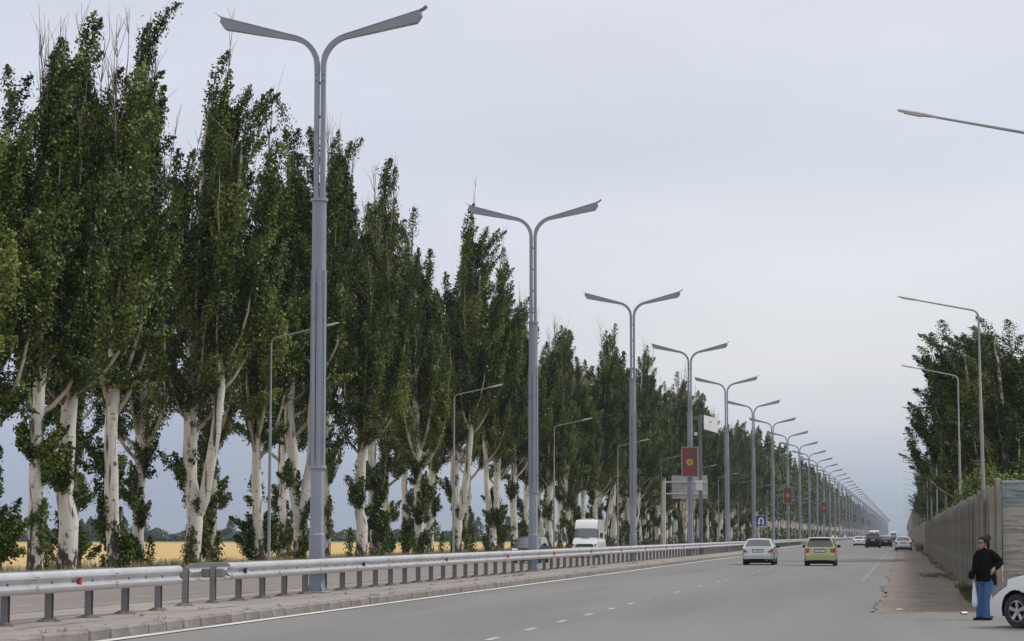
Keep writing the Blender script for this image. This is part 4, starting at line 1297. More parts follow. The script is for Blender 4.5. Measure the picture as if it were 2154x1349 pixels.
def plate(root, y, z, txt, w_=.52, face=-1, x=0):
    mb = MB(); mb.bbox((x, y, z), (w_ + .07, .012, .19), .004); f = mb.build('plate_holder', under_m, root)
    MB().box((x, y + face * .008, z), (w_, .008, .115)).build('number_plate', plate_m, f)
    if txt:
        me = text_mesh(txt, .10, ink_m); o = link('plate_text', me, f, (x, y + face * .0135, z - .002)); o.rotation_euler = (PI / 2, 0, 0 if face < 0 else PI); o.scale = (.72, .95, 1)
def under(root, W, y0, y1, z0=.11, z1=.5):
    MB().box((0, (y0 + y1) / 2, (z0 + z1) / 2), (2 * W - .30, y1 - y0, z1 - z0)).build('underbody', under_m, root)

def sedan(name, loc, rz, pm, label, group=None, detail=True, txt=None, n=130):
    t = empty(name, loc, rz); tag(t, label, 'car', group)
    top = [(0, .30), (.0, .40), (.0, .60), (.035, .635), (.045, .66), (.085, .89), (.10, .935), (.14, .955), (.50, .975), (.60, .995), (1.22, 1.385), (1.45, 1.425), (1.85, 1.45), (2.35, 1.44), (2.65, 1.40), (3.42, .99), (3.6, .95), (4.35, .83), (4.6, .72), (4.68, .60), (4.70, .48), (4.70, .3)]
    top = [(a + i * 1e-4, b) for i, (a, b) in enumerate(top)]
    W = .865
    def cls(x, y, z, tp):
        if tp and y < .125 and .645 < z < .91:
            a = (z - .65) / .26
            if x > .80 - .235 * (1 - a) * 1.0 - .06: return 'tail_light'
        if not tp and y < .22 and .66 < z < .88: return 'tail_light'
        if tp and .60 < y < 1.24 and 1.0 < z < 1.395:
            if x < .715 - (z - 1.0) * .42: return 'rear_window'
        if tp and 2.68 < y < 3.40 and 1.0 < z < 1.39 and x < .70 - (z - 1.0) * .40: return 'windscreen'
        if not tp and 1.035 < z < 1.365 and 1.0 < y < 3.15:
            yb = .78 + (z - 1.0) * 1.35; yf = 3.32 - (z - 1.0) * 1.75
            if yb < y < yf and not (1.98 < y < 2.06): return 'side_window'
        if tp and y > 4.35 and .58 < z < .80 and x > .42: return 'headlight'
        if not tp and y > 4.3 and .58 < z < .74: return 'headlight'
        if tp and y > 4.62 and .38 < z < .52 and x < .6: return 'grille'
        if z < .335: return 'bumper_trim'
        return 'body'
    mats = dict(body=pm, tail_light=tail_m, rear_window=glass_m, windscreen=glass_l, side_window=glass_m, headlight=headl_m, grille=black_m, bumper_trim=under_m)
    p = car_shell(t, top, W, 1.0, 1.45, .60, cls, mats, n=n, wheels=((1.05, .31), (3.78, .31)), bottom=.20)
    under(t, W, .18, 4.5)
    for x in (-.76, .76):
        for y in (1.05, 3.78): add_wheel(t, x, y, .315, .2, detail=detail)
    mirrors(t, W - .02, 3.05, 1.0, black_m if detail else pm)
    if detail:
        plate(t, .05, .765, txt)
        mb = MB(); mb.tube([(-.70, .105, .94), (-.4, .10, .945), (.4, .10, .945), (.70, .105, .94)], .008, 6); mb.build('lid_seam', under_m, t)
        for sg in (1, -1): MB().bbox((sg * .66, .03, .655), (.30, .02, .045), .004).build('reversing_light', headl_m, t)
        MB().tube([(.48, -.0, .27), (.48, .2, .27)], .03, 8).build('exhaust', rim_m, t, True)
    else:
        plate(t, .05, .765, None)
    return t

def hatch(name, loc, rz, pm, label, txt=None):
    t = empty(name, loc, rz); tag(t, label, 'car')
    top = [(0, .28), (.0, .40), (.0, .60), (.04, .64), (.05, .66), (.10, .95), (.125, 1.0), (.20, 1.10), (.44, 1.43), (.42, 1.44), (.40, 1.475), (.55, 1.50), (1.0, 1.525), (1.7, 1.52), (2.15, 1.46), (3.05, 1.0), (3.2, .96), (3.6, .82), (3.78, .66), (3.83, .5), (3.83, .28)]
    ys_ = 0; tp_ = []
    for i, (a, b) in enumerate(top):
        ys_ = max(ys_ + 1e-4, a); tp_.append((ys_, b))
    W = .835
    def cls(x, y, z, tp):
        if tp and y < .16 and .70 < z < .93 and x > .555 - (z - .70) * .12: return 'tail_light'
        if not tp and y < .26 and .70 < z < .95: return 'tail_light'
        if tp and y < .47 and 1.0 < z < 1.435:
            if x < .735 - (z - .99) * .40: return 'rear_window'
        if tp and 2.2 < y < 3.02 and 1.02 < z < 1.45 and x < .70 - (z - 1) * .34: return 'windscreen'
        if not tp and 1.03 < z < 1.44 and .55 < y < 2.9:
            if .40 + (z - 1.0) * .55 < y < 2.98 - (z - 1.0) * 1.75 and not (1.5 < y < 1.57): return 'side_window'
        if tp and y > 3.5 and .62 < z < .84 and x > .42: return 'headlight'
        if tp and y > 3.7 and .36 < z < .5 and x < .5: return 'grille'
        if z < .30: return 'bumper_trim'
        return 'body'
    mats = dict(body=pm, tail_light=tail_m, rear_window=glass_m, windscreen=glass_l, side_window=glass_m, headlight=headl_m, grille=black_m, bumper_trim=under_m)
    car_shell(t, tp_, W, 1.0, 1.525, .60, cls, mats, n=140, wheels=((.70, .30), (3.15, .30)), bottom=.20, Ra=.34)
    under(t, W, .15, 3.6)
    for x in (-.74, .74):
        for y in (.70, 3.15): add_wheel(t, x, y, .295, .18)
    mirrors(t, W - .02, 2.75, 1.03, black_m)
    plate(t, .062, .80, txt)
    mb = MB(); mb.tube([(.10, .19, 1.07), (-.30, .155, 1.03)], .012, 6); mb.tube([(.10, .19, 1.07), (.16, .10, .97)], .014, 6); mb.build('wiper', black_m, t)
    mb = MB(); mb.bbox((0, .005, .63), (1.05, .012, .012), .003); mb.build('tailgate_seam', M('lime_shadow_gap', (.12, .135, .05), rough=.6), t)
    MB().bbox((0, .40, 1.465), (1.06, .14, .03), .012).build('spoiler', pm, t)
    for sg in (1, -1): MB().bbox((sg * .60, .002, .42), (.30, .012, .03), .004).build('reflector', M('lime_highlight_trim', (.45, .48, .22), rough=.3), t)  # lighter lime strips: the bumper's highlight put into the colour
    return t

def box_car(name, loc, rz, pm, label, cat, top, W, belt, roof, roofW, wy, wr, glass, txt=None, group=None, face_plate=None, tails=(.8, 1.1), extra=None, n=110, flow=None):
    t = empty(name, loc, rz); tag(t, label, cat, group)
    ys_ = -1; tp_ = []
    for a, b in top:
        ys_ = max(ys_ + 1e-4, a); tp_.append((ys_, b))
    L = tp_[-1][0]
    def cls(x, y, z, tp):
        if tp and y < .3 and tails[0] < z < tails[1] and x > W * .72: return 'tail_light'
        g_ = glass(x, y, z, tp)
        if g_: return g_
        if z < .34: return 'bumper_trim'
        return 'body'
    mats = dict(body=pm, tail_light=tail_m, rear_window=glass_m, windscreen=glass_l, side_window=glass_m, headlight=headl_m, grille=black_m, bumper_trim=under_m)
    car_shell(t, tp_, W, belt, roof, roofW, cls, mats, n=n, wheels=[(y, wr) for y in wy], bottom=.26, Ra=wr + .06)
    under(t, W, .2, L - .25, .13, .55)
    for x in (-W + .12, W - .12):
        for y in wy: add_wheel(t, x, y, wr, .22, detail=False)
    return t

sedan('silver_sedan', (-7.84, 130.1, 0), 0, silver, 'silver sedan driving away in the inner lane next to the lime hatchback', txt='01 806 AFE')
hatch('lime_hatchback', (-4.36, 126.7, 0), 0, lime, 'lime yellow-green hatchback driving away with dark rear window', txt='01 8310')
# white oncoming van
van_top = [(0, .4), (0.0, 2.45), (.05, 2.6), (.3, 2.72), (2.5, 2.78), (4.0, 2.76), (4.35, 2.62), (4.62, 2.30), (4.75, 2.08), (5.12, 1.42), (5.18, 1.34), (5.52, 1.02), (5.60, .88), (5.66, .72), (5.68, .4)]
def van_glass(x, y, z, tp):
    if tp and 4.72 < y < 5.12 and 1.44 < z < 2.10 and x < .90 - (z - 1.44) * .12: return 'windscreen'
    if not tp and 1.42 < z < 2.02 and 3.95 < y < 4.98 - (z - 1.4) * .45: return 'side_window'
    if tp and y > 5.45 and .80 < z < .98:
        return 'headlight' if x > .62 else 'grille'
    if tp and z > .45 and y > 5.6 and z < .62: return 'bumper_trim'
vn = box_car('white_van', (-22.75, 170.5 + 5.68, 0), PI, white_p, 'white high-roofed van coming towards the camera behind the guard rail', 'van', van_top, .96, 1.35, 2.76, .80, (1.1, 4.75), .34, van_glass, tails=(1, 1.5), n=120)
for sg in (1, -1):
    mb = MB(); mb.tube([(sg * .93, 4.85, 1.55), (sg * 1.12, 4.95, 1.58)], .02, 6); mb.bbox((sg * 1.16, 4.95, 1.60), (.20, .10, .38), .04); mb.build('mirror', black_m, vn)
    MB().bbox((sg * .80, 5.585, .90), (.16, .03, .14), .02).build('indicator', M('amber_lens', (.45, .12, .05), rough=.3), vn)
MB().bbox((0, 5.155, 1.395), (.62, .02, .05), .01, 0).build('cowl_vent', black_m, vn)
MB().bbox((0, 3.6, 2.785), (.8, .8, .05), .02).build('roof_hatch', white_p, vn)
mb = MB(); mb.tube([(-.1, 5.12, 1.47), (.5, 5.08, 1.52)], .012, 6); mb.build('wiper', black_m, vn)
# dark oncoming wagon behind the second lamp
wag = [(0, .35), (0, .7), (.05, 1.0), (.25, 1.40), (.45, 1.52), (1.2, 1.57), (2.3, 1.55), (2.65, 1.48), (3.40, 1.06), (3.55, 1.02), (4.25, .90), (4.42, .78), (4.48, .55), (4.48, .35)]
def wag_glass(x, y, z, tp):
    if tp and 2.68 < y < 3.38 and 1.08 < z < 1.47 and x < .70 - (z - 1.08) * .3: return 'windscreen'
    if not tp and 1.08 < z < 1.47 and .4 < y < 3.25 - (z - 1.08) * 1.6 and not (1.45 < y < 1.53) and not (2.35 < y < 2.42): return 'side_window'
    if tp and .06 < y < .3 and 1.05 < z < 1.4 and x < .65: return 'rear_window'
    if tp and y > 4.2 and .66 < z < .86: return 'headlight' if x > .45 else 'grille'
dk = box_car('dark_wagon', (-21.75, 136.8 + 4.48, 0), PI, navy_p, 'dark grey oncoming car half hidden by the second double lamp post', 'car', wag, .85, 1.05, 1.57, .62, (.85, 3.6), .32, wag_glass)
mirrors(dk, .85, 3.0, 1.08, black_m)
# vehicles farther down the road
sedan('parked_sedan', (.0, 247, .02), 0, silver, 'silver sedan parked on the shoulder close to the fence', detail=True, txt='01 KG')
sedan('white_sedan', (-6.4, 352, 0), 0, white_p, 'white sedan driving away left of the black off-roader', detail=False, n=90)
suv_top = [(0, .45), (0, .75), (.05, .80), (.09, 1.15), (.28, 1.62), (.45, 1.74), (1.2, 1.80), (2.4, 1.78), (2.75, 1.70), (3.35, 1.20), (3.5, 1.15), (4.3, 1.05), (4.5, .9), (4.55, .45)]
def suv_glass(x, y, z, tp):
    if tp and y < .35 and 1.18 < z < 1.60 and x < .74 - (z - 1.18) * .3: return 'rear_window'
    if not tp and 1.2 < z < 1.65 and .35 < y < 3.1 - (z - 1.2) * 1.2: return 'side_window'
    if tp and 2.75 < y < 3.35 and z > 1.22 and x < .72: return 'windscreen'
su = box_car('black_suv', (-3.72, 297, 0), 0, black_p, 'black off-road car driving away in the outer lane', 'car', suv_top, .92, 1.16, 1.8, .70, (.95, 3.6), .38, suv_glass, tails=(.95, 1.3))
plate(su, .075, 1.0, None); mirrors(su, .92, 2.95, 1.22, black_m)
mini = [(0, .4), (0, 1.4), (.06, 2.1), (.15, 2.28), (.6, 2.36), (3.8, 2.36), (4.2, 2.2), (4.85, 1.3), (5.2, 1.05), (5.3, .8), (5.32, .4)]
def mini_glass(x, y, z, tp):
    if tp and y < .14 and 1.45 < z < 2.0 and x < .68: return 'rear_window'
    if not tp and 1.4 < z < 1.95 and .5 < y < 4.5: return 'side_window'
mn = box_car('white_minibus', (-4.75, 400, 0), 0, white_p, 'white minibus showing above the black off-roader', 'van', mini, .95, 1.3, 2.36, .78, (1.0, 4.2), .34, mini_glass, tails=(.9, 1.4), n=70)
sedan('dark_sedan', (-2.35, 322, 0), 0, black_p, 'dark sedan tucked close to the right of the black off-roader', detail=False, n=80)
sedan('white_sedan', (-3.55, 520, 0), 0, white_p, 'small far white sedan between the dark sedan and the parked silver car', detail=False, n=70)
sedan('dark_sedan', (-2.9, 760, 0), 0, navy_p, 'tiny distant dark car left of the far white bus', detail=False, n=60)
bus_t = [(0, .4), (0, 1.2), (.1, 1.9), (.5, 2.5), (.8, 2.7), (6.5, 2.75), (7.2, 2.6), (7.4, 2.2), (7.5, .4)]
def bus_glass(x, y, z, tp):
    if tp and y > 7.15 and 1.3 < z < 2.3 and x < .9: return 'windscreen'
    if not tp and 1.4 < z < 2.2: return 'side_window'
box_car('white_bus', (-3.6, 900, 0), PI, white_p, 'tiny far white bus near the vanishing point of the road', 'bus', bus_t, 1.1, 1.3, 2.75, 1.0, (1.5, 6.0), .45, bus_glass, n=60)
for k, (x, y, lb) in enumerate([(-21.6, 760, 'tiny white oncoming car behind the far guard rail, nearer of two'), (-21.6, 900, 'tiny white oncoming car behind the far guard rail, farther of two')]):
    sedan('oncoming_white_car', (x, y + 4.7, 0), PI, white_p, lb, 'tiny oncoming white cars', detail=False, n=60)
# white car nosing out beside the wall
def near_car():
    ang = R(46); f = Vector((-math.sin(ang), math.cos(ang), 0)); l = Vector((-math.cos(ang), -math.sin(ang), 0))   # forward, left
    L = 4.3; wyf, wx = 3.42, .74
    wheel_pos = Vector((2.02, 43.1, 0)); base = wheel_pos - f * wyf - l * wx
    t = empty('white_hatchback', base, ang); tag(t, 'white car nosing in at the right edge in front of the concrete wall', 'car')
    top = [(0, .30), (0, .6), (.05, .95), (.2, 1.05), (.65, 1.35), (1.1, 1.41), (1.9, 1.42), (2.3, 1.36), (2.95, 1.03), (3.15, .985), (3.45, .93), (3.75, .84), (3.98, .73), (4.12, .62), (4.20, .52), (4.235, .40), (4.24, .30), (4.24, .22)]
    tp_ = []; ys_ = -1
    for a, b in top: ys_ = max(ys_ + 1e-4, a); tp_.append((ys_, b))
    def cls(x, y, z, tp):
        # long swept-back headlight over the front corner
        u = (y - 3.62) / .48
        if 0 < u < 1 and (tp or z > .5):
            zc = .80 - .20 * u
            if abs(z - zc) < .055 + .035 * u and x > .46: return 'headlight'
        if tp and 2.35 < y < 2.93 and x < .68 - (z - 1.0) * .3: return 'windscreen'
        if not tp and 1.0 < z < 1.33 and .75 < y < 2.85 - (z - 1) * 1.5 and not (1.6 < y < 1.67): return 'side_window'
        if tp and .22 < y < .64 and x < .6: return 'rear_window'
        if y > 4.05 and not tp and .60 < z < .612: return 'bumper_seam'
        if tp and y > 4.15 and .33 < z < .46 and x < .5: return 'grille'
        if y < .15 and .7 < z < .92 and x > .5: return 'tail_light'
        return 'body'
    mats = dict(body=white_p, tail_light=tail_m, rear_window=glass_m, windscreen=glass_l, side_window=glass_m, headlight=M('smoked_headlight', (.17, .175, .18), rough=.15, coat=.6), grille=black_m, bumper_seam=under_m)
    car_shell(t, tp_, .845, .92, 1.42, .58, cls, mats, n=300, ns=44, ntp=24, wheels=((.85, .30), (wyf, .30)), bottom=.20, Ra=.375, d0=.75, rnd_=.26)
    under(t, .82, .25, 4.0, .2, .6)
    for x in (-wx, wx):
        for y in (.85, wyf): add_wheel(t, x, y, .305, .20, 5)
    for sg in (1, -1):      # dark arch liners
        for y in (.85, wyf):
            mb = MB(); V = []; nn_ = 16
            for k in range(nn_ + 1):
                a = PI * k / nn_
                for xx in (.50, .80): V.append((sg * xx, y + .385 * math.cos(a), .30 + .385 * math.sin(a)))
            mb.add(V, [(2 * k, 2 * k + 1, 2 * k + 3, 2 * k + 2) for k in range(nn_)]); mb.build('arch_liner', under_m, t)
    mirrors(t, .83, 2.45, .98, white_p)
    mb = MB(); mb.bbox((0, 4.17, .215), (1.2, .10, .05), .02); mb.build('lip', white_p, t)
near_car()

# ------------------------------------------------------------------ woman standing by the fence
def fuse(mb, name, mat, vox, smooth=3):
    me = mb.mesh('tmp', None); ob = bpy.data.objects.new('tmp', me); COL.objects.link(ob)
    md_ = ob.modifiers.new('r', 'REMESH'); md_.mode = 'VOXEL'; md_.voxel_size = vox; md_.use_smooth_shade = True
    if smooth:
        s_ = ob.modifiers.new('s', 'SMOOTH'); s_.iterations = smooth; s_.factor = .5
    dg = bpy.context.evaluated_depsgraph_get(); res = bpy.data.meshes.new_from_object(ob.evaluated_get(dg))
    bpy.data.objects.remove(ob); bpy.data.meshes.remove(me)
    res.name = name; res.materials.clear(); res.materials.append(mat)
    res.polygons.foreach_set('use_smooth', [True] * len(res.polygons))
    return res
def ell(mb, c, r, n=16, rz=0.0, rx=0.0, ry=0.0):
    V = []; Fq = []; mt = Matrix.Rotation(rz, 3, 'Z') @ Matrix.Rotation(ry, 3, 'Y') @ Matrix.Rotation(rx, 3, 'X'); k = n // 2
    for i in range(k + 1):
        a = PI * i / k
        for j in range(n):
            q = 2 * PI * j / n
            V.append(tuple(mt @ Vector((r[0] * math.sin(a) * math.cos(q), r[1] * math.sin(a) * math.sin(q), r[2] * math.cos(a))) + Vector(c)))
    for i in range(k):
        for j in range(n):
            j2 = (j + 1) % n; Fq.append((i * n + j, i * n + j2, (i + 1) * n + j2, (i + 1) * n + j))
    mb.add(V, Fq)
skin_m = M('skin', (.36, .19, .13), (.40, .22, .155), scale=14, rough=.55, spec=.35)
shirt_m = M('black_shirt', (.006, .006, .007), (.010, .010, .011), scale=8, rough=.95, spec=.06, bump=.3, bscale=18)
jean_m = M('blue_denim', (.048, .105, .235), (.075, .145, .30), scale=5, rough=.9, spec=.15, bump=.35, bscale=22, stretch=(1.6, 1.6, .35))
hair_m = M('dark_hair', (.010, .007, .006), (.020, .013, .010), scale=20, rough=.6, spec=.12)
shades_m = M('sunglasses', (.015, .010, .009), rough=.15)
shoe_m = M('black_shoe', (.012, .012, .012), rough=.6)
bagw_m = M('white_plastic_bag', (.62, .65, .68), (.72, .74, .76), scale=9, rough=.4, bump=.5, bscale=14)
lip_m = M('lips', (.30, .09, .08), rough=.5)

def woman(loc):
    t = empty('person', loc); t.rotation_euler.z = R(0)
    tag(t, 'woman in loose black shirt, wide blue jeans and sunglasses, hand on hip by the fence', 'person')
    # x: towards picture right, y: away from camera; she looks to the left and a little to the camera
    fd = Vector((-.86, -.51, 0)); sd_ = Vector((.51, -.86, 0))     # facing direction, her left-hand side
    hc = Vector((-.008, 0, 1.482))
    def hp(a, b, c): return tuple(hc + fd * a + sd_ * b + Vector((0, 0, c)))
    rzf = math.atan2(fd.y, fd.x)
    b = MB()
    ell(b, hp(-.012, 0, .022), (.098, .078, .108), 20, rzf)           # skull
    ell(b, hp(.030, 0, -.050), (.062, .058, .078), 16, rzf)           # jaw
    ell(b, hp(.066, 0, -.098), (.026, .028, .020), 12, rzf)           # chin
    b.tube([hp(.078, 0, .022), hp(.100, 0, -.018), hp(.092, 0, -.034)], [.010, .015, .013], 8)   # nose
    ell(b, hp(.074, 0, .030), (.022, .052, .012), 12, rzf)            # brow
    for s in (-1, 1):
        ell(b, hp(.055, s * .042, -.022), (.024, .022, .024), 10, rzf)   # cheek
        ell(b, hp(-.010, s * .080, -.008), (.018, .010, .032), 10, rzf)  # ear
    b.tube([hp(.084, -.020, -.064), hp(.092, 0, -.062), hp(.084, .020, -.064)], [.007, .010, .007], 8)
    b.tube([hp(-.030, 0, -.06), hp(-.038, 0, -.13), hp(-.045, 0, -.20)], [.052, .050, .062], 14)        # neck
    b.tube([(-.005, .0, 1.30), (.01, .0, 1.10), (.02, 0, .92), (.015, 0, .78)], [.135, .125, .135, .14], 16, True, [.095, .10, .105, .11])   # torso under the clothes
    def limb(P, r): b.tube(P, r, 12)
    # her left arm: elbow out, hand on hip
    el = (.285, .04, 1.115); wr = (.175, -.10, .985); sh_ = (.135, -.02, 1.30)
    limb([sh_, (.22, .02, 1.21), el], [.052, .046, .040]); limb([el, (.23, -.03, 1.05), wr], [.042, .038, .028])
    limb([wr, (.150, -.122, .955), (.140, -.135, .925)], [.028, .034, .030])
    for k in range(4):
        o_ = -.018 + k * .013
        limb([(.142 + o_ * .6, -.132, .930 + o_ * .2), (.128 + o_ * .5, -.150 + k * .004, .900), (.135 + o_ * .4, -.140 + k * .006, .868 + (.008 if k in (0, 3) else 0))], [.0105, .0095, .008])
    limb([(.165, -.130, .965), (.176, -.150, .935), (.170, -.155, .905)], [.012, .011, .009])
    # her right arm: hanging with the bags
    limb([(-.115, .03, 1.29), (-.165, .02, 1.15), (-.175, -.02, 1.02)], [.050, .044, .038]); limb([(-.175, -.02, 1.02), (-.200, -.07, .93), (-.215, -.09, .88)], [.038, .032, .025])
    limb([(-.215, -.09, .88), (-.222, -.098, .845), (-.222, -.10, .815)], [.026, .032, .028])
    for k in range(4):
        limb([(-.238 + k * .013, -.108, .825), (-.240 + k * .013, -.122, .795), (-.228 + k * .012, -.105, .775)], [.0105, .0095, .008])
    limb([(-.200, -.11, .85), (-.196, -.125, .825), (-.206, -.128, .80)], [.012, .011, .009])
    # legs and feet
    limb([(-.055, .03, .84), (-.075, .04, .45), (-.075, .05, .08)], [.092, .058, .038]); limb([(.07, -.02, .84), (.075, -.02, .45), (.06, -.02, .08)], [.092, .058, .038])
    for cx, cy in ((-.075, .05), (.06, -.02)):
        limb([(cx + .05, cy + .03, .045), (cx - .06, cy - .035, .035), (cx - .13, cy - .075, .025)], [.034, .034, .022])
    body = link('body', fuse(b, 'body', skin_m, .0075, 2), t)
    # trousers: two flared legs joined at the hip
    j = MB()
    j.tube([(.012, 0, .93), (.012, 0, .80), (.01, 0, .70)], [.155, .165, .160], 20, True, [.125, .135, .125], up=(1, 0, 0))
    j.tube([(-.055, .025, .80), (-.070, .035, .45), (-.078, .045, .06)], [.095, .080, .092], 16, True, [.11, .092, .105], up=(1, 0, 0))
    j.tube([(.075, -.02, .80), (.070, -.03, .45), (.045, -.03, .045)], [.105, .105, .112], 16, True, [.125, .11, .125], up=(1, 0, 0))
    for (x0, y0, x1, y1) in ((.0, -.10, -.015, -.10), (.10, -.13, .075, -.14), (.155, -.06, .14, -.06), (-.12, -.03, -.15, -.03)):   # folds
        j.tube([(x0, y0, .74), ((x0 + x1) / 2 + .012, y0 * 1.02, .4), (x1, y1, .06)], [.012, .020, .022], 8)
    link('trousers', fuse(j, 'trousers', jean_m, .010, 3), t)
    # shirt: boxy, three-quarter sleeves, hem lower at the back
    s = MB()
    s.tube([(-.02, 0, 1.375), (-.01, 0, 1.335), (.0, 0, 1.27), (.005, 0, 1.12), (.015, 0, .95), (.02, 0, .80), (.015, -.005, .735)], [.075, .125, .150, .168, .182, .186, .180], 24, True, [.07, .09, .115, .135, .15, .155, .15], up=(1, 0, 0))
    s.tube([(.11, .03, 1.0), (.165, .06, .80), (.185, .07, .675)], [.09, .075, .055], 14, True, [.08, .07, .05], up=(1, 0, 0))
    s.tube([(.09, -.01, 1.315), (.19, .01, 1.235), (.285, .035, 1.13), (.315, .03, 1.06)], [.078, .088, .088, .07], 14, True)
    s.tube([(.295, .035, 1.14), (.265, .0, 1.075), (.225, -.04, 1.03), (.198, -.07, 1.005)], [.08, .075, .066, .055], 14)
    s.tube([(-.07, .02, 1.315), (-.135, .02, 1.20), (-.160, .0, 1.06), (-.185, -.045, .96), (-.205, -.078, .895)], [.078, .078, .074, .066, .050], 14)
    s.tube([(-.04, -.02, 1.37), (-.035, 0, 1.40)], [.066, .062], 16)
    for (x0, z0, x1, z1) in ((-.05, 1.22, -.02, .78), (.06, 1.18, .09, .76), (.14, 1.1, .05, .95), (-.10, 1.1, -.12, .8)):
        s.tube([(x0, -.115, z0), ((x0 + x1) / 2, -.148, (z0 + z1) / 2), (x1, -.150, z1)], [.012, .016, .018], 8)
    shirt = link('shirt', fuse(s, 'shirt', shirt_m, .009, 2), t)
    # hair: swept back into a loose spiky bun
    h = MB()
    ell(h, hp(-.030, 0, .042), (.098, .088, .104), 20, rzf)
    ell(h, hp(.035, 0, .098), (.058, .066, .026), 14, rzf, 0)
    ell(h, hp(-.085, 0, -.035), (.050, .066, .085), 14, rzf)
    ell(h, hp(-.105, .01, .085), (.052, .05, .048), 12, rzf)
    rr_ = random.Random(4)
    for k in range(16):
        a = Vector(hp(-.10 + rr_.uniform(-.02, .02), rr_.uniform(-.03, .03), .10)); d = Vector((rr_.uniform(-.1, .9), rr_.uniform(-.4, .4), rr_.uniform(-.1, .9))).normalized()
        h.tube([a, a + d * .045, a + d * rr_.uniform(.07, .10) + Vector((0, 0, -.012))], [.010, .008, .005], 5)
    for s_ in (-1, 1): h.tube([hp(.02, s_ * .074, .07), hp(.0, s_ * .084, .0), hp(-.015, s_ * .080, -.055)], [.012, .013, .008], 6)
    link('hair', fuse(h, 'hair', hair_m, .006, 1), t)
    # sunglasses
    g_ = MB()
    for s_ in (-1, 1):
        ell(g_, hp(.090, s_ * .034, .014), (.010, .031, .022), 14, rzf)
        g_.tube([hp(.082, s_ * .062, .020), hp(.03, s_ * .080, .018), hp(-.02, s_ * .084, .010)], .0045, 6)
    g_.tube([hp(.098, -.01, .020), hp(.101, 0, .022), hp(.098, .01, .020)], .005, 6)
    g_.build('sunglasses', shades_m, t, True, 60)
    MB().tube([hp(.085, -.020, -.066), hp(.0985, 0, -.064), hp(.085, .020, -.066)], [.004, .007, .004], 8).build('mouth', lip_m, body, True)
    sh2 = []
    for cx, cy in ((-.075, .05), (.06, -.02)):
        f_ = MB(); f_.tube([(cx + .075, cy + .04, .035), (cx + .03, cy + .02, .045), (cx - .07, cy - .04, .038), (cx - .14, cy - .08, .022), (cx - .155, cy - .09, .014)], [.030, .040, .042, .032, .012], 12, True, [.034, .042, .036, .022, .010])
        link('shoe', fuse(f_, 'shoe', shoe_m, .008, 1), t)
    return t
WX, WY = 1.54, 47.1
woman((WX, WY, 0))
# her bags: things of their own
hb = MB()
hb.tube([(-.245, -.12, .95), (-.25, -.125, .90), (-.245, -.12, .84), (-.235, -.115, .80)], [.035, .060, .068, .045], 16, True, [.045, .07, .075, .05], up=(1, 0, 0))
o = link('handbag', fuse(hb, 'handbag', M('black_leather', (.006, .006, .006), rough=.8, spec=.1), .008, 2), None, (WX, WY, 0))
st_ = MB(); st_.tube([(-.265, -.12, .93), (-.245, -.13, 1.0), (-.222, -.12, .93)], .007, 6); st_.build('strap', black_m, o, True)
tag(o, 'small black handbag in the hand of the standing woman', 'handbag')
pb = MB()
pb.tube([(-.205, -.03, .76), (-.195, -.01, .68), (-.19, 0, .50), (-.185, 0, .34), (-.18, 0, .25)], [.012, .028, .050, .062, .045], 14, True, [.02, .05, .085, .10, .07], up=(1, 0, 0))
o = link('plastic_bag', fuse(pb, 'plastic_bag', bagw_m, .008, 2), None, (WX, WY, 0)); tag(o, 'white plastic carrier bag hanging beside the woman in black', 'bag')

# ------------------------------------------------------------------ small things on the ground
can = empty('drink_can', (1.2, 49.5, .055), R(35)); tag(can, 'crushed white drink can lying on the shoulder', 'can')
can_m = M('can_white', (.62, .62, .60), (.45, .42, .40), scale=20, rough=.35, metal=.3)
b_ = MB().lathe([(.0, -.075), (.028, -.075), (.035, -.065), (.030, -.02), (.034, .02), (.036, .06), (.030, .075), (.024, .078), (.0, .066)], 16, 'X').build('can_body', can_m, can, True, 40)
MB().lathe([(.0, -.079), (.024, -.079), (.026, -.0755)], 16, 'X').build('can_end', M('can_dark_end', (.10, .09, .09), rough=.5), can)
tw = MB(); rr = random.Random(31)
for k in range(46):
    a = Vector((rr.uniform(-.5, .5), rr.uniform(-2.2, 2.2), rr.uniform(.01, .10))); q = rr.uniform(0, PI); Lt = rr.uniform(.3, 1.1)
    d = Vector((math.cos(q) * .6, math.sin(q), rr.uniform(-.05, .12)))
    tw.tube([a, a + d * Lt * .5 + Vector((0, 0, .02)), a + d * Lt], [.014, .010, .005], 5)
o = tw.build('brushwood_pile', M('brushwood', (.085, .065, .045), (.13, .10, .07), scale=6, rough=1)); o.location = (1.30, 93, .03)
tag(o, 'pile of dry brushwood lying at the foot of the fence', 'brushwood', kind='stuff')
def tufts(name, label, spots, seed, mat, h=(.15, .4), nb=60, cat='grass'):
    rs = np.random.RandomState(seed); C = []; TN = []; V = []; 
    for (x, y, s) in spots:
        n = int(nb * s); az = rs.uniform(0, 2 * PI, n); r_ = rs.rand(n) * .22 * s; hh = rs.uniform(*h, n) * (.7 + .3 * s)
        b = np.stack([x + r_ * np.cos(az), y + r_ * np.sin(az) * 2, 0 * az + .01], 1)
        tip = b + np.stack([np.cos(az) * hh * .5 + rs.normal(0, .04, n), np.sin(az) * hh * .5, hh], 1)
        mid = (b + tip) / 2 + np.array([0, 0, .06]) * hh[:, None]
        wv = np.stack([-np.sin(az), np.cos(az), 0 * az], 1) * .010
        V.append(np.stack([b - wv, b + wv, mid + wv * .8, mid - wv * .8, mid - wv * .8, mid + wv * .8, tip + wv * .15, tip - wv * .15], 1).reshape(-1, 3)); TN.append(np.repeat(rs.rand(n), 2))
    V = np.concatenate(V); Q = np.arange(len(V)).reshape(-1, 4)
    tag(link(name, np_mesh(name, V, Q, mat, np.concatenate(TN))), label, cat, kind='stuff')
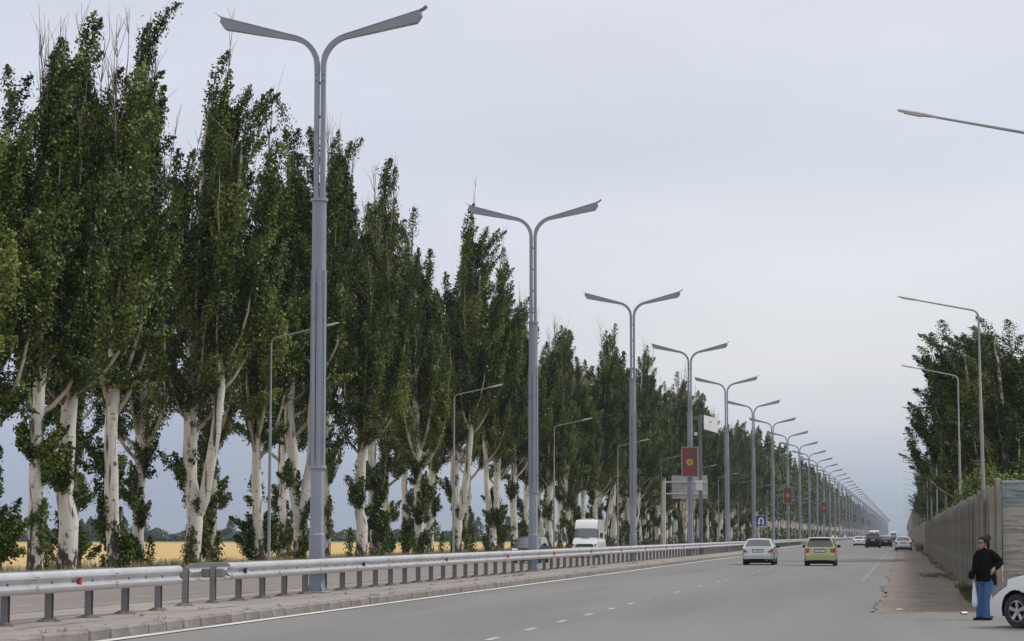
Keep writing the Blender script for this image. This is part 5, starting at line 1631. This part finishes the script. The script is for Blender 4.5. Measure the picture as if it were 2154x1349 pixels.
rr = random.Random(8)
tufts('dry_grass', 'dry weeds growing along the foot of the fence', [(1.86 + rr.uniform(-.25, .04), rr.uniform(53, 75) if rr.random() < .5 else rr.uniform(75, 240), rr.uniform(.4, 1.0)) for k in range(110)], 3, DRYLEAF, (.05, .22))
tufts('weed_clump', 'grey green weed clump at the fence foot beyond the parked car', [(1.62, 238, 1.8), (1.7, 239.4, 1.6), (1.55, 237, 1.4)], 4, DRYLEAF, (.4, .85), 120)
tufts('green_weeds', 'green weeds at the foot of the fence near the woman', [(1.80 + rr.uniform(-.15, .05), rr.uniform(56, 68), rr.uniform(.4, .9)) for k in range(26)], 6, HEDGE, (.12, .32))
tufts('verge_grass', 'dry grass on the verge under the left poplars', [(rr.uniform(-33, -26), rr.uniform(66, 260), rr.uniform(.8, 2.2)) for k in range(1300)], 5, DRYLEAF, (.15, .55), 40)
lit = MB(); rr = random.Random(77)
pb_m = M('pebble', (.25, .22, .19), (.33, .30, .26), scale=20, rough=1)
for k in range(260):
    x, y, s = (rr.uniform(-.5, 1.9), rr.uniform(47, 90), rr.uniform(.006, .018)) if k < 150 else (rr.uniform(-14.6, -13), rr.uniform(36, 100), rr.uniform(.006, .02))
    ell(lit, (x, y, (.02 if k < 150 else .155) + s * .3), (s, s * 1.3, s * .6), 6, rr.random() * 3)
tag(lit.build('pebbles', pb_m), 'scattered pebbles and grit on shoulder and median', 'pebbles', kind='stuff')
for k, (x, y, lb) in enumerate([(-.05, 52.4, 'flat scrap of white litter at the near end of the shoulder')]):
    mb = MB(); mb.add([(-.12, -.06, .0), (.12, -.05, .015), (.14, .05, .0), (-.10, .07, .02), (-.12, -.06, -.006), (.12, -.05, .009), (.14, .05, -.006), (-.10, .07, .014)], [(0, 1, 2, 3), (7, 6, 5, 4), (0, 4, 5, 1), (1, 5, 6, 2), (2, 6, 7, 3), (3, 7, 4, 0)])
    o = mb.build('litter_scrap', can_m); o.location = (x, y, .035); tag(o, lb, 'litter')

rr = random.Random(15)
tufts('median_weeds', 'small dry weeds in the seam and along the kerb of the median', [((-13.9 if k % 3 else -12.95) + rr.uniform(-.06, .06), rr.uniform(34, 140), rr.uniform(.3, .7)) for k in range(34)], 9, DRYLEAF, (.03, .10), 24)
for o in bpy.data.objects:
    if o.name == 'median_weeds': o.location.z = .14
